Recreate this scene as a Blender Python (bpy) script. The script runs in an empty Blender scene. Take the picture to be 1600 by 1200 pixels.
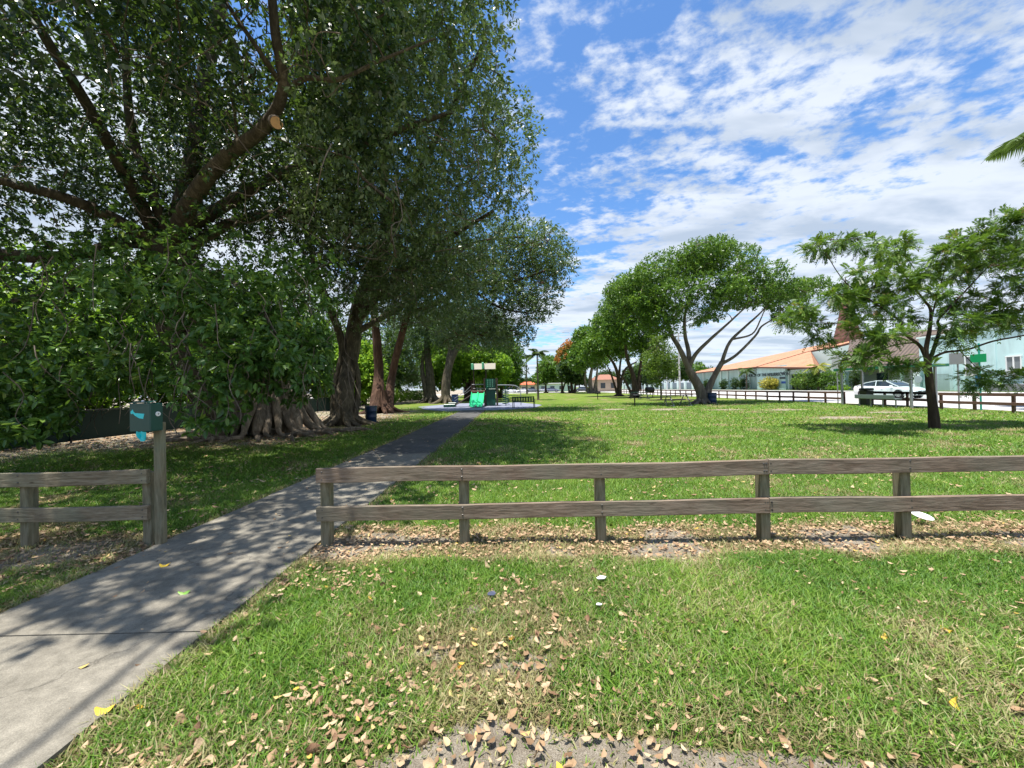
import bpy, math, random
import numpy as np
from math import radians as R, sin, cos, pi, tan, atan2, sqrt
from mathutils import Vector, Matrix
S = bpy.context.scene
COL = S.collection
random.seed(7); rng = np.random.default_rng(7)

# ------------------------------------------------------------------ camera
F = 600.0; CH = 1.5
roll = math.atan(0.0237); pit = math.atan(6.5/600)
FW = np.array([0, cos(pit), sin(pit)]); U0 = np.array([0, -sin(pit), cos(pit)]); R0 = np.array([1., 0, 0])
RT = cos(roll)*R0 - sin(roll)*U0; UP = sin(roll)*R0 + cos(roll)*U0
cam = bpy.data.cameras.new('camera'); co = bpy.data.objects.new('camera', cam); COL.objects.link(co)
cam.sensor_width = 36; cam.lens = 13.5; cam.clip_start = 0.05; cam.clip_end = 2000
m = Matrix.Identity(4)
for i in range(3):
    m[i][0] = RT[i]; m[i][1] = UP[i]; m[i][2] = -FW[i]
m[2][3] = CH
co.matrix_world = m
S.camera = co
CAM = np.array([0, 0, CH])
def ray(px, py): return FW + (px-800)/F*RT - (py-600)/F*UP
def G(px, py, z=0.0):
    r = ray(px, py); t = (z-CH)/r[2]; return CAM + r*t
def W(px, py, d):
    r = ray(px, py); return CAM + r*(d/r[1])
def X(px, py, x):
    r = ray(px, py); return CAM + r*(x/r[0])
def proj(P):
    q = np.asarray(P) - CAM
    z = q@FW; z = np.where(np.abs(z) < 1e-3, 1e-3, z)
    return 800 + F*(q@RT)/z, 600 - F*(q@UP)/z, z

# ------------------------------------------------------------------ light
SUN_EL, SUN_AZ = 78.5, 232.0          # azimuth clockwise from +Y
sx, sy, sz = sin(R(SUN_AZ))*cos(R(SUN_EL)), cos(R(SUN_AZ))*cos(R(SUN_EL)), sin(R(SUN_EL))
sl = bpy.data.lights.new('sun', 'SUN'); sl.energy = 4.7; sl.angle = R(0.55); sl.color = (1, .955, .88)
so = bpy.data.objects.new('sun', sl); COL.objects.link(so)
so.rotation_euler = Vector((sx, sy, sz)).to_track_quat('Z', 'Y').to_euler()
world = bpy.data.worlds.new('World'); S.world = world; world.use_nodes = True
wt = world.node_tree; wn = wt.nodes; wl = wt.links
S.view_settings.view_transform = 'Standard'; S.view_settings.look = 'None'
S.view_settings.exposure = 0.93; S.view_settings.gamma = 1
def build_sky():
    bg = wn['Background']; bg.inputs[1].default_value = 0.15
    sky = wn.new('ShaderNodeTexSky'); sky.sky_type = 'NISHITA'; sky.sun_disc = False
    sky.sun_elevation = R(SUN_EL); sky.sun_rotation = R(SUN_AZ); sky.air_density = 1.0; sky.dust_density = 0.6; sky.ozone_density = 2.5
    tc = wn.new('ShaderNodeTexCoord'); sep = wn.new('ShaderNodeSeparateXYZ'); wl.new(tc.outputs['Generated'], sep.inputs[0])
    def math_(op, a, b=None, c=None, clamp=False):
        n = wn.new('ShaderNodeMath'); n.operation = op; n.use_clamp = clamp
        for i, v in enumerate((a, b, c)):
            if v is None: continue
            if isinstance(v, (int, float)): n.inputs[i].default_value = v
            else: wl.new(v, n.inputs[i])
        return n.outputs[0]
    z = math_('ADD', math_('MAXIMUM', sep.outputs[2], 0.0), 0.10)
    cx = wn.new('ShaderNodeCombineXYZ')
    wl.new(math_('DIVIDE', sep.outputs[0], z), cx.inputs[0]); wl.new(math_('DIVIDE', sep.outputs[1], z), cx.inputs[1])
    def noise(scale, detail, rough, dist, off, sc=(1, 1, 1), rot=0, lac=2.0):
        mp = wn.new('ShaderNodeMapping'); mp.inputs['Location'].default_value = off; mp.inputs['Scale'].default_value = sc; mp.inputs['Rotation'].default_value = (0, 0, rot)
        wl.new(cx.outputs[0], mp.inputs[0])
        n = wn.new('ShaderNodeTexNoise'); n.inputs['Scale'].default_value = scale; n.inputs['Detail'].default_value = detail
        n.inputs['Roughness'].default_value = rough; n.inputs['Distortion'].default_value = dist; n.inputs['Lacunarity'].default_value = lac
        wl.new(mp.outputs[0], n.inputs['Vector']); return n.outputs[0]
    big = noise(0.9, 3, .5, .3, (3.1, 1.7, 0))
    fine = noise(6.2, 7, .58, .2, (0, 5, 0), (1, 1.3, 1), .5)
    streak = noise(1.7, 7, .6, .8, (9, 2, 0), (1.0, 2.2, 1), .75)
    puff = noise(15.0, 5, .6, .1, (2, 8, 0), (1, 1.25, 1), .5)
    # cover grows to the right and towards the horizon
    side = math_('MULTIPLY', sep.outputs[0], 0.40)
    low = math_('MULTIPLY', math_('SUBTRACT', 0.62, sep.outputs[2]), 0.50)
    cov = math_('ADD', math_('ADD', side, low), math_('MULTIPLY', math_('MAXIMUM', math_('SUBTRACT', 0.0, math_('ADD', sep.outputs[0], .12)), 0.0), 1.1))
    dens = math_('ADD', math_('ADD', math_('MULTIPLY', big, 0.95), math_('MULTIPLY', fine, 0.85)), math_('ADD', math_('MULTIPLY', streak, 0.30), math_('MULTIPLY', puff, 0.62)))
    dens = math_('ADD', dens, cov)
    mr = wn.new('ShaderNodeMapRange'); mr.interpolation_type = 'SMOOTHSTEP'
    mr.inputs['From Min'].default_value = 1.42; mr.inputs['From Max'].default_value = 1.72
    wl.new(dens, mr.inputs[0])
    amount = math_('MULTIPLY', mr.outputs[0], .93)
    # greyer where the cloud is thick
    mr2 = wn.new('ShaderNodeMapRange'); mr2.interpolation_type = 'SMOOTHSTEP'
    mr2.inputs['From Min'].default_value = 0.42; mr2.inputs['From Max'].default_value = 0.66
    wl.new(noise(1.3, 5, .55, .4, (5.2, 3.3, 0), (1, 2.0, 1), .3), mr2.inputs[0])
    cr = wn.new('ShaderNodeMixRGB'); cr.inputs[1].default_value = (3.15, 3.4, 3.75, 1); cr.inputs[2].default_value = (1.95, 2.3, 2.8, 1)
    wl.new(mr2.outputs[0], cr.inputs[0])
    tint = wn.new('ShaderNodeMixRGB'); tint.blend_type = 'MULTIPLY'; tint.inputs[0].default_value = 1; tint.inputs[2].default_value = (.47, .66, .83, 1)
    wl.new(sky.outputs[0], tint.inputs[1])
    mx = wn.new('ShaderNodeMixRGB'); wl.new(amount, mx.inputs[0]); wl.new(tint.outputs[0], mx.inputs[1]); wl.new(cr.outputs[0], mx.inputs[2])
    wl.new(mx.outputs[0], bg.inputs[0])
build_sky()
S.cycles.max_bounces = 6; S.cycles.diffuse_bounces = 3; S.cycles.glossy_bounces = 2; S.cycles.transmission_bounces = 3
S.cycles.transparent_max_bounces = 4; S.cycles.caustics_reflective = False; S.cycles.caustics_refractive = False

# ------------------------------------------------------------------ materials
class NT:
    def __init__(s, name):
        s.m = bpy.data.materials.new(name); s.m.use_nodes = True; s.t = s.m.node_tree; s.n = s.t.nodes; s.l = s.t.links
        s.b = s.n['Principled BSDF']; s.o = s.n['Material Output']
    def new(s, typ, **kw):
        n = s.n.new('ShaderNode'+typ)
        for k, v in kw.items(): setattr(n, k, v)
        return n
    def set(s, sock, v):
        if hasattr(v, 'is_output') or isinstance(v, bpy.types.NodeSocket): s.l.new(v, sock)
        else: sock.default_value = v
    def coord(s, kind='Object', scale=(1, 1, 1)):
        tc = s.new('TexCoord'); mp = s.new('Mapping'); mp.inputs['Scale'].default_value = scale
        s.l.new(tc.outputs[kind], mp.inputs[0]); return mp.outputs[0]
    def noise(s, scale, detail=4, rough=.55, dist=0, vec=None):
        n = s.new('TexNoise'); n.inputs['Scale'].default_value = scale; n.inputs['Detail'].default_value = detail
        n.inputs['Roughness'].default_value = rough; n.inputs['Distortion'].default_value = dist
        if vec is not None: s.l.new(vec, n.inputs['Vector'])
        return n.outputs[0]
    def ramp(s, fac, stops, interp='LINEAR'):
        n = s.new('ValToRGB'); e = n.color_ramp.elements; n.color_ramp.interpolation = interp
        while len(e) < len(stops): e.new(.5)
        for i, (p, c) in enumerate(stops):
            e[i].position = p; e[i].color = (c, c, c, 1) if isinstance(c, (int, float)) else tuple(c)+(1,)
        s.l.new(fac, n.inputs[0]); return n.outputs[0]
    def mix(s, f, a, b, mode='MIX'):
        n = s.new('MixRGB', blend_type=mode)
        for i, v in enumerate((f, a, b)):
            if isinstance(v, (tuple, list)): v = tuple(v)+(1,) if len(v) == 3 else v
            s.set(n.inputs[i], v)
        return n.outputs[0]
    def math(s, op, a, b=0.0):
        n = s.new('Math', operation=op); s.set(n.inputs[0], a); s.set(n.inputs[1], b); return n.outputs[0]
    def attr(s, name):
        n = s.new('Attribute'); n.attribute_name = name; return n.outputs['Fac']
    def bump(s, h, strength=.5, dist=.02):
        n = s.new('Bump'); n.inputs['Strength'].default_value = strength; n.inputs['Distance'].default_value = dist
        s.l.new(h, n.inputs['Height']); s.l.new(n.outputs[0], s.b.inputs['Normal'])
    def fin(s, col, rough=.7, spec=.3, metal=0):
        if isinstance(col, tuple) and len(col) == 3: col = col+(1,)
        s.set(s.b.inputs['Base Color'], col); s.set(s.b.inputs['Roughness'], rough)
        s.b.inputs['Specular IOR Level'].default_value = spec; s.b.inputs['Metallic'].default_value = metal
        return s.m
def sc3(c, k): return tuple(min(1, x*k) for x in c)
def paint(name, c, rough=.5, var=.18, scale=3., spec=.4, metal=0, bump=0, kind='Object'):
    t = NT(name); v = t.coord(kind); n = t.noise(scale, 5, .6, .2, v); n2 = t.noise(scale*9, 3, .6, 0, v)
    c1 = t.mix(n, sc3(c, 1-var), sc3(c, 1+var)); c2 = t.mix(t.math('MULTIPLY', n2, .35), c1, sc3(c, 1-var*1.6))
    if bump: t.bump(n2, bump, .01)
    return t.fin(c2, rough, spec, metal)
def leafmat(name, stops, rough=.42, spec=.45, trans=.32, tcol=(.25, .42, .04)):
    t = NT(name); r = t.attr('rnd')
    c = t.ramp(r, stops)
    nv = t.noise(.8, 2, .5, 0, t.coord('Object'))
    c = t.mix(1.0, c, t.ramp(nv, [(.3, (.72, .78, .75)), (.7, (1.25, 1.2, 1.1))]), 'MULTIPLY')
    t.fin(c, rough, spec)
    tr = t.new('BsdfTranslucent'); tcl = t.mix(.5, c, tcol); t.l.new(tcl, tr.inputs[0])
    ms = t.new('MixShader'); ms.inputs[0].default_value = trans
    t.l.new(t.b.outputs[0], ms.inputs[1]); t.l.new(tr.outputs[0], ms.inputs[2]); t.l.new(ms.outputs[0], t.o.inputs[0])
    return t.m
def barkmat(name, a, b, scale=6., bump=.8, stretch=(1, 1, .25)):
    t = NT(name); v = t.coord('Object', stretch)
    n = t.noise(scale, 8, .65, .6, v); n2 = t.noise(scale*.25, 3, .5, .3, t.coord('Object'))
    c = t.ramp(n, [(.3, sc3(a, .6)), (.5, a), (.72, b)]); c = t.mix(1., c, t.ramp(n2, [(.3, .7), (.7, (1.2, 1.15, 1.05))]), 'MULTIPLY')
    t.bump(n, bump, .05); return t.fin(c, .9, .15)
def woodmat(name='weathered_wood', tint=(.97, .95, .91)):
    t = NT(name); uv = t.coord('Object', (1.2, 9, 14)); nz = t.noise(2.2, 7, .65, 1.3, uv)
    big = t.noise(1.3, 4, .6, .3, t.coord('Object'))
    fine = t.noise(60, 3, .6, 0, t.coord('Object', (.15, 1, 1)))
    c = t.ramp(nz, [(.30, (.10, .072, .052)), (.46, (.19, .14, .105)), (.60, (.27, .21, .165)), (.78, (.35, .30, .25))])
    c = t.mix(t.ramp(big, [(.42, 0.), (.66, .5)]), c, (.19, .20, .155)); c = t.mix(1., c, tint, 'MULTIPLY')
    c = t.mix(t.ramp(fine, [(.25, .5), (.5, 0.)]), c, (.09, .07, .055))
    sp = t.new('TexVoronoi'); sp.inputs['Scale'].default_value = 2.3; t.l.new(t.coord('Object', (1, 3.2, 3.2)), sp.inputs['Vector'])
    c = t.mix(t.ramp(sp.outputs['Distance'], [(.035, .8), (.085, 0.)]), c, (.07, .045, .03))
    t.bump(t.math('ADD', nz, fine), .5, .006); return t.fin(c, .85, .15)
def postmat():
    t = NT('weathered_post_wood'); nz = t.noise(2.5, 7, .65, 1.2, t.coord('Object', (12, 9, 1.1)))
    big = t.noise(2.2, 4, .6, .3, t.coord('Object'))
    c = t.ramp(nz, [(.32, (.09, .078, .05)), (.5, (.19, .165, .105)), (.75, (.30, .265, .19))])
    c = t.mix(t.ramp(big, [(.45, 0.), (.62, .6)]), c, (.17, .21, .15))
    t.bump(nz, .5, .006); return t.fin(c, .88, .15)
GREEN = [(0, (.013, .035, .010)), (.45, (.028, .075, .016)), (.8, (.055, .125, .022)), (.965, (.10, .17, .025)), (.985, (.32, .24, .03))]
M = {}
M['wood'] = woodmat(); M['wood_grey'] = woodmat('mossy_wood', (1.05, 1.12, 1.0)); M['post'] = postmat()
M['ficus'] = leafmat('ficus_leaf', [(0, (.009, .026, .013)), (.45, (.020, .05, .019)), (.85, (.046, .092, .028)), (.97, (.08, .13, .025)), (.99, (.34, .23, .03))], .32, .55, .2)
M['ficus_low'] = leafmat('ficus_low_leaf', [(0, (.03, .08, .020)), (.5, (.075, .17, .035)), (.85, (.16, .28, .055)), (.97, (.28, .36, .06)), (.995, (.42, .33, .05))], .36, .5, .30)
M['ficus_far'] = leafmat('ficus_far_leaf', [(0, (.035, .065, .03)), (.5, (.085, .13, .055)), (1, (.19, .24, .10))], .36, .55, .26)  # sky reflected on glossy leaves is put into this paler grey-green
M['bright'] = leafmat('sunlit_leaf', [(0, (.06, .14, .015)), (.5, (.15, .30, .025)), (1, (.30, .46, .05))], .45, .4, .45, (.4, .6, .05))  # sunshine on the leaves is put into this brighter green
M['mid'] = leafmat('tree_leaf', [(0, (.025, .07, .012)), (.45, (.065, .15, .020)), (.8, (.15, .27, .03)), (1, (.25, .36, .05))], .42, .4, .3)
M['redtip'] = leafmat('red_tipped_leaf', [(0, (.03, .075, .013)), (.5, (.085, .17, .023)), (.84, (.19, .30, .04)), (.93, (.26, .25, .06)), (.96, (.24, .10, .06)), (1, (.2, .08, .06))], .40, .45, .3)
M['feather'] = leafmat('feathery_leaf', [(0, (.035, .07, .035)), (1, (.08, .13, .065))], .6, .25, .3)
M['dark'] = leafmat('dark_leaf', [(0, (.012, .035, .012)), (.6, (.025, .06, .018)), (1, (.05, .10, .025))], .5, .35, .25)
M['yellowtree'] = leafmat('yellow_green_leaf', [(0, (.06, .11, .018)), (.8, (.12, .19, .03)), (1, (.2, .2, .035))], .5, .3, .35)
M['orange'] = leafmat('orange_blossom', [(0, (.38, .13, .04)), (.5, (.42, .17, .05)), (1, (.14, .22, .04))], .5, .3, .3, (.6, .2, .03))
M['yellow_bush'] = leafmat('yellow_bush_leaf', [(0, (.16, .17, .02)), (.5, (.42, .38, .06)), (1, (.6, .52, .14))], .5, .3, .3, (.5, .5, .1))
M['palm'] = leafmat('palm_leaf', [(0, (.03, .07, .015)), (1, (.09, .15, .03))], .4, .5, .25)
M['palm_yellow'] = leafmat('yellow_palm_leaf', [(0, (.15, .2, .03)), (1, (.4, .38, .08))], .4, .5, .25)
M['bark'] = barkmat('ficus_bark', (.10, .085, .062), (.20, .175, .13), 9.)
M['bark_dark'] = barkmat('dark_bark', (.065, .046, .035), (.125, .095, .07))
M['bark_red'] = barkmat('reddish_bark', (.085, .05, .036), (.16, .10, .072), 5)  # tree shade over the trunks is put into this darker red-brown
M['bark_grey'] = barkmat('grey_root_bark', (.19, .155, .12), (.36, .31, .25), 7., 1.)
M['bark_light'] = barkmat('light_bark', (.15, .125, .10), (.27, .23, .19), 5)

# ------------------------------------------------------------------ mesh helpers
def tag(o, label=None, cat=None, group=None, kind=None):
    if label: o['label'] = label
    if cat: o['category'] = cat
    if group: o['group'] = group
    if kind: o['kind'] = kind
    return o
def empty(name, loc=(0, 0, 0), rz=0, label=None, cat=None, group=None):
    o = bpy.data.objects.new(name, None); COL.objects.link(o); o.location = Vector([float(v) for v in loc]); o.rotation_euler = (0, 0, rz)
    o.empty_display_size = .2
    return tag(o, label, cat, group)
def link(name, me, parent=None, loc=None):
    o = bpy.data.objects.new(name, me); COL.objects.link(o)
    if parent is not None: o.parent = parent
    if loc is not None: o.location = Vector([float(v) for v in loc])
    return o
def children(o): return [c for c in list(COL.objects) if c.parent == o]
def copy_tree(o, parent=None):
    c = o.copy(); COL.objects.link(c)
    if parent is not None: c.parent = parent
    for ch in children(o): copy_tree(ch, c)
    return c
def npmesh(name, V, Fc, mat, attrs=None, smooth=False):
    """V (n,3); Fc list of (k, m) index arrays of equal face size"""
    me = bpy.data.meshes.new(name); V = np.ascontiguousarray(V, dtype=np.float32)
    me.vertices.add(len(V)); me.vertices.foreach_set('co', V.ravel())
    idx = np.concatenate([f.ravel() for f in Fc]).astype(np.int32)
    sizes = np.concatenate([np.full(len(f), f.shape[1]) for f in Fc]).astype(np.int32)
    st = np.concatenate([[0], np.cumsum(sizes)[:-1]]).astype(np.int32)
    me.loops.add(len(idx)); me.loops.foreach_set('vertex_index', idx)
    me.polygons.add(len(sizes)); me.polygons.foreach_set('loop_start', st)
    if smooth: me.polygons.foreach_set('use_smooth', np.ones(len(sizes), dtype=bool))
    for k, a in (attrs or {}).items():
        at = me.attributes.new(k, 'FLOAT', 'POINT'); at.data.foreach_set('value', np.ascontiguousarray(a, dtype=np.float32))
    me.update(calc_edges=True)
    if mat is not None: me.materials.append(mat)
    return me
class MB:
    def __init__(s): s.v = []; s.f = []; s.mi = []; s.cur = 0
    def add(s, vs, fs):
        b = len(s.v); s.v += [tuple(float(c) for c in v) for v in vs]
        for f in fs: s.f.append(tuple(b+i for i in f)); s.mi.append(s.cur)
        return s
    def box(s, c, d, rz=0, bev=0, rx=0):
        x, y, z = d[0]/2, d[1]/2, d[2]/2; M_ = Matrix.Rotation(rz, 3, 'Z') @ Matrix.Rotation(rx, 3, 'X')
        c = Vector([float(k) for k in c])
        if bev <= 0:
            vs = [(a*x, b*y, e*z) for e in (-1, 1) for b in (-1, 1) for a in (-1, 1)]
            fs = [(0, 2, 3, 1), (4, 5, 7, 6), (0, 1, 5, 4), (2, 6, 7, 3), (0, 4, 6, 2), (1, 3, 7, 5)]
        else:
            bev = min(bev, .49*min(d)); vs = []
            for e in (-1, 1):
                for b in (-1, 1):
                    for a in (-1, 1):
                        vs += [(a*x, b*(y-bev), e*(z-bev)), (a*(x-bev), b*y, e*(z-bev)), (a*(x-bev), b*(y-bev), e*z)]
            I = lambda a, b, e, k: ((e > 0)*4+(b > 0)*2+(a > 0))*3+k
            fs = []
            for a in (-1, 1): fs.append([I(a, -1, -1, 0), I(a, 1, -1, 0), I(a, 1, 1, 0), I(a, -1, 1, 0)])
            for b in (-1, 1): fs.append([I(-1, b, -1, 1), I(1, b, -1, 1), I(1, b, 1, 1), I(-1, b, 1, 1)])
            for e in (-1, 1): fs.append([I(-1, -1, e, 2), I(1, -1, e, 2), I(1, 1, e, 2), I(-1, 1, e, 2)])
            for a in (-1, 1):
                for b in (-1, 1): fs.append([I(a, b, -1, 0), I(a, b, 1, 0), I(a, b, 1, 1), I(a, b, -1, 1)])
                for e in (-1, 1): fs.append([I(a, -1, e, 0), I(a, 1, e, 0), I(a, 1, e, 2), I(a, -1, e, 2)])
            for b in (-1, 1):
                for e in (-1, 1): fs.append([I(-1, b, e, 1), I(1, b, e, 1), I(1, b, e, 2), I(-1, b, e, 2)])
            for a in (-1, 1):
                for b in (-1, 1):
                    for e in (-1, 1): fs.append([I(a, b, e, 0), I(a, b, e, 1), I(a, b, e, 2)])
        return s.add([M_ @ Vector(v) + c for v in vs], fs)
    def bar(s, a, b, w, h, bev=0):
        """square bar from a to b"""
        a = Vector([float(k) for k in a]); b = Vector([float(k) for k in b]); d = (b-a); L = d.length; d.normalize()
        up = Vector((0, 0, 1)) if abs(d.z) < .95 else Vector((0, 1, 0))
        sd = d.cross(up).normalized(); u = sd.cross(d)
        t = MB().box((0, 0, 0), (L, w, h), 0, bev); mm = (a+b)/2
        return s.add([mm + d*v[0] + sd*v[1] + u*v[2] for v in t.v], t.f)
    def tube(s, pts, rad, n=8, cap=True, jit=0.0, lobes=0, la=0):
        pts = [Vector([float(k) for k in p]) for p in pts]; N = len(pts)
        if not hasattr(rad, '__len__'): rad = [rad]*N
        ref = Vector((.31, .95, .1)); vs = []; fs = []
        for i, p in enumerate(pts):
            t = (pts[min(i+1, N-1)]-pts[max(i-1, 0)]).normalized()
            a = t.cross(ref)
            if a.length < .05: a = t.cross(Vector((1, 0, 0)))
            a.normalize(); b = t.cross(a).normalized(); ref = b.cross(t) if False else ref
            for k in range(n):
                th = 2*pi*k/n; r = rad[i]*(1+jit*(random.random()-.5)*2 + (la*cos(lobes*th+i*.35) if lobes else 0))
                vs.append(p+a*(r*cos(th))+b*(r*sin(th)))
        for i in range(N-1):
            for k in range(n):
                k2 = (k+1) % n; fs.append((i*n+k, i*n+k2, (i+1)*n+k2, (i+1)*n+k))
        if cap: fs.append(tuple(range(n-1, -1, -1))); fs.append(tuple((N-1)*n+k for k in range(n)))
        return s.add(vs, fs)
    def lathe(s, prof, c=(0, 0, 0), n=20):
        vs = []; fs = []
        for r, z in prof:
            for k in range(n): vs.append((c[0]+r*cos(2*pi*k/n), c[1]+r*sin(2*pi*k/n), c[2]+z))
        for i in range(len(prof)-1):
            for k in range(n):
                k2 = (k+1) % n; fs.append((i*n+k, i*n+k2, (i+1)*n+k2, (i+1)*n+k))
        fs.append(tuple(range(n-1, -1, -1))); fs.append(tuple((len(prof)-1)*n+k for k in range(n)))
        return s.add(vs, fs)
    def prism(s, poly, off):
        n = len(poly); off = np.array(off, float); vs = [tuple(p) for p in poly]+[tuple(np.array(p, float)+off) for p in poly]
        fs = [tuple(range(n)), tuple(range(2*n-1, n-1, -1))]+[(i, i+n, (i+1) % n+n, (i+1) % n) for i in range(n)]
        return s.add(vs, fs)
    def build(s, name, mat, parent=None, smooth=False, loc=None):
        me = bpy.data.meshes.new(name); me.from_pydata(s.v, [], s.f)
        for mm in (mat if isinstance(mat, (list, tuple)) else [mat]): me.materials.append(mm)
        if isinstance(mat, (list, tuple)): me.polygons.foreach_set('material_index', s.mi)
        import bmesh
        bm = bmesh.new(); bm.from_mesh(me); bmesh.ops.recalc_face_normals(bm, faces=bm.faces); bm.to_mesh(me); bm.free()
        if smooth:
            me.polygons.foreach_set('use_smooth', [True]*len(me.polygons))
            try: me.set_sharp_from_angle(angle=R(40))
            except Exception: pass
        me.update(); return link(name, me, parent, loc)
def smooth_path(pts, rad, k=4):
    P = np.array(pts, float); r = np.array(rad, float); n = len(P); out = []; ro = []
    for i in range(n-1):
        p0 = P[max(i-1, 0)]; p1 = P[i]; p2 = P[i+1]; p3 = P[min(i+2, n-1)]
        for j in range(k):
            t = j/k; out.append(.5*((2*p1)+(-p0+p2)*t+(2*p0-5*p1+4*p2-p3)*t*t+(-p0+3*p1-3*p2+p3)*t**3)); ro.append(r[i]*(1-t)+r[i+1]*t)
    out.append(P[-1]); ro.append(r[-1]); return out, ro

# value noise in numpy
def vnoise(x, y, scale, seed=0, octaves=3):
    out = 0; amp = 1; tot = 0; x = np.asarray(x, float); y = np.asarray(y, float)
    for o in range(octaves):
        g = np.random.default_rng(seed+o).random((256, 256)); u = x*scale*2**o; v = y*scale*2**o
        iu = np.floor(u).astype(int); iv = np.floor(v).astype(int); fu = u-iu; fv = v-iv
        fu = fu*fu*(3-2*fu); fv = fv*fv*(3-2*fv)
        a = g[iu % 256, iv % 256]; b = g[(iu+1) % 256, iv % 256]; c = g[iu % 256, (iv+1) % 256]; d = g[(iu+1) % 256, (iv+1) % 256]
        out = out+amp*((a*(1-fu)+b*fu)*(1-fv)+(c*(1-fu)+d*fu)*fv); tot += amp; amp *= .5
    return out/tot
def sstep(a, b, x):
    t = np.clip((x-a)/(b-a), 0, 1); return t*t*(3-2*t)

# ------------------------------------------------------------------ the ground
PL, PR = -3.60, -1.95          # edges of the path
FY = lambda x: 3.775-.020*np.asarray(x, float)   # line of the front fence
SPOTS = [G(*p) for p in ((1132, 640), (1228, 640), (1315, 652), (1392, 644), (958, 639.5), (1040, 639.5), (1395, 655))]
SPR = [(1.1, .5), (1.2, .5), (1.3, .6), (1.0, .5), (.9, .7), (1.2, .8), (.5, .3)]
def masks(x, y):
    """bare (0 grass .. 1 sandy soil) and dry (straw, leaf litter) share of the ground"""
    x = np.asarray(x, float); y = np.asarray(y, float)
    n = vnoise(x+50, y+50, 1.3, 3, 4); n2 = vnoise(x+80, y+20, .45, 9, 3); n3 = vnoise(x+11, y+31, 4.5, 21, 3)
    f = y-FY(x)
    strip = sstep(.62, .1, np.abs(f+.03))*np.where(x > PR, 1, .8)
    edge = (n-.5)*2.2
    bare = sstep(.25, .75, strip*.75+edge*1.25-np.where(x < .3, .5, .16)-.05)*(strip > 0.02)
    dry = sstep(.1, .6, strip+edge*.8)
    near = sstep(1.86, 1.54, y+(n2-.5)*.5+.16*np.abs(x+.15)*(x < 1.2)+.22*(x >= 1.2))
    bare = np.maximum(bare, sstep(.3, .8, near*1.0+edge*.6-.05)*(y < 2.2))
    dry = np.maximum(dry, near*.8); dry = np.maximum(dry, sstep(2.3, 1.6, y)*.35+.25*sstep(.5, .62, n)*(y < 3.4))
    bare = np.maximum(bare, sstep(.70, .82, n*.62+n3*.46-.02)*.75*(y < 4.5))
    left = sstep(-5.5, -8, x)*sstep(9.5, 12.5, y)*sstep(34, 24, y)
    bare = np.maximum(bare, left*sstep(.35, .6, n+left*.15)); dry = np.maximum(dry, left*.8)
    l2 = sstep(-11, -14.5, x); bare = np.maximum(bare, l2*.9); dry = np.maximum(dry, l2)
    l3 = (x < PL)*sstep(4.3, 3.8, y)*sstep(2.9, 3.5, y); dry = np.maximum(dry, l3*.7); bare = np.maximum(bare, l3*sstep(.5, .75, n+.1)*.8)
    for s, (a, b) in zip(SPOTS, SPR):
        q = ((x-s[0])/a)**2+((y-s[1])/b)**2+(n3-.5)*1.2
        bare = np.maximum(bare, sstep(1.15, .5, q)); dry = np.maximum(dry, sstep(2.4, .8, q)*.6)
    e = np.minimum(np.abs(x-PL), np.abs(x-PR)); dry = np.maximum(dry, sstep(.22, .05, e+.1*(n3-.5))*.7*(y < 27))
    return np.clip(bare, 0, 1), np.clip(dry, 0, 1)
def gheight(x, y):
    d = np.hypot(x, y); k = sstep(30, 12, d)
    h = (vnoise(x+7, y+9, .7, 31, 3)-.5)*.05+(vnoise(x+3, y+1, 6, 35, 2)-.5)*.012
    inpath = sstep(-.35, .12, np.minimum(x-PL, PR-x)); h = h*(1-inpath)
    h -= .012
    return h*k-.012*(1-k)
def axis(a, b, steps):
    out = [a]
    while out[-1] < b:
        v = out[-1]; out.append(v+next(s for lim, s in steps if v < lim))
    return out
xs = np.array(axis(-600, 600, [(-120, 60), (-40, 8), (-18, 1.2), (-7, .25), (7, .06), (24, .3), (40, 1.5), (120, 8), (1e9, 60)]))
ys = np.array(axis(-60, 900, [(-10, 8), (0, .8), (1, .2), (6.5, .06), (14, .15), (34, .35), (60, 2), (160, 10), (1e9, 60)]))
gx, gy = np.meshgrid(xs, ys); bx, dx_ = masks(gx, gy); gz = gheight(gx, gy)
nx, ny = len(xs), len(ys); ii = np.arange(nx*ny).reshape(ny, nx)
fq = np.stack([ii[:-1, :-1].ravel(), ii[:-1, 1:].ravel(), ii[1:, 1:].ravel(), ii[1:, :-1].ravel()], 1)
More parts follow.
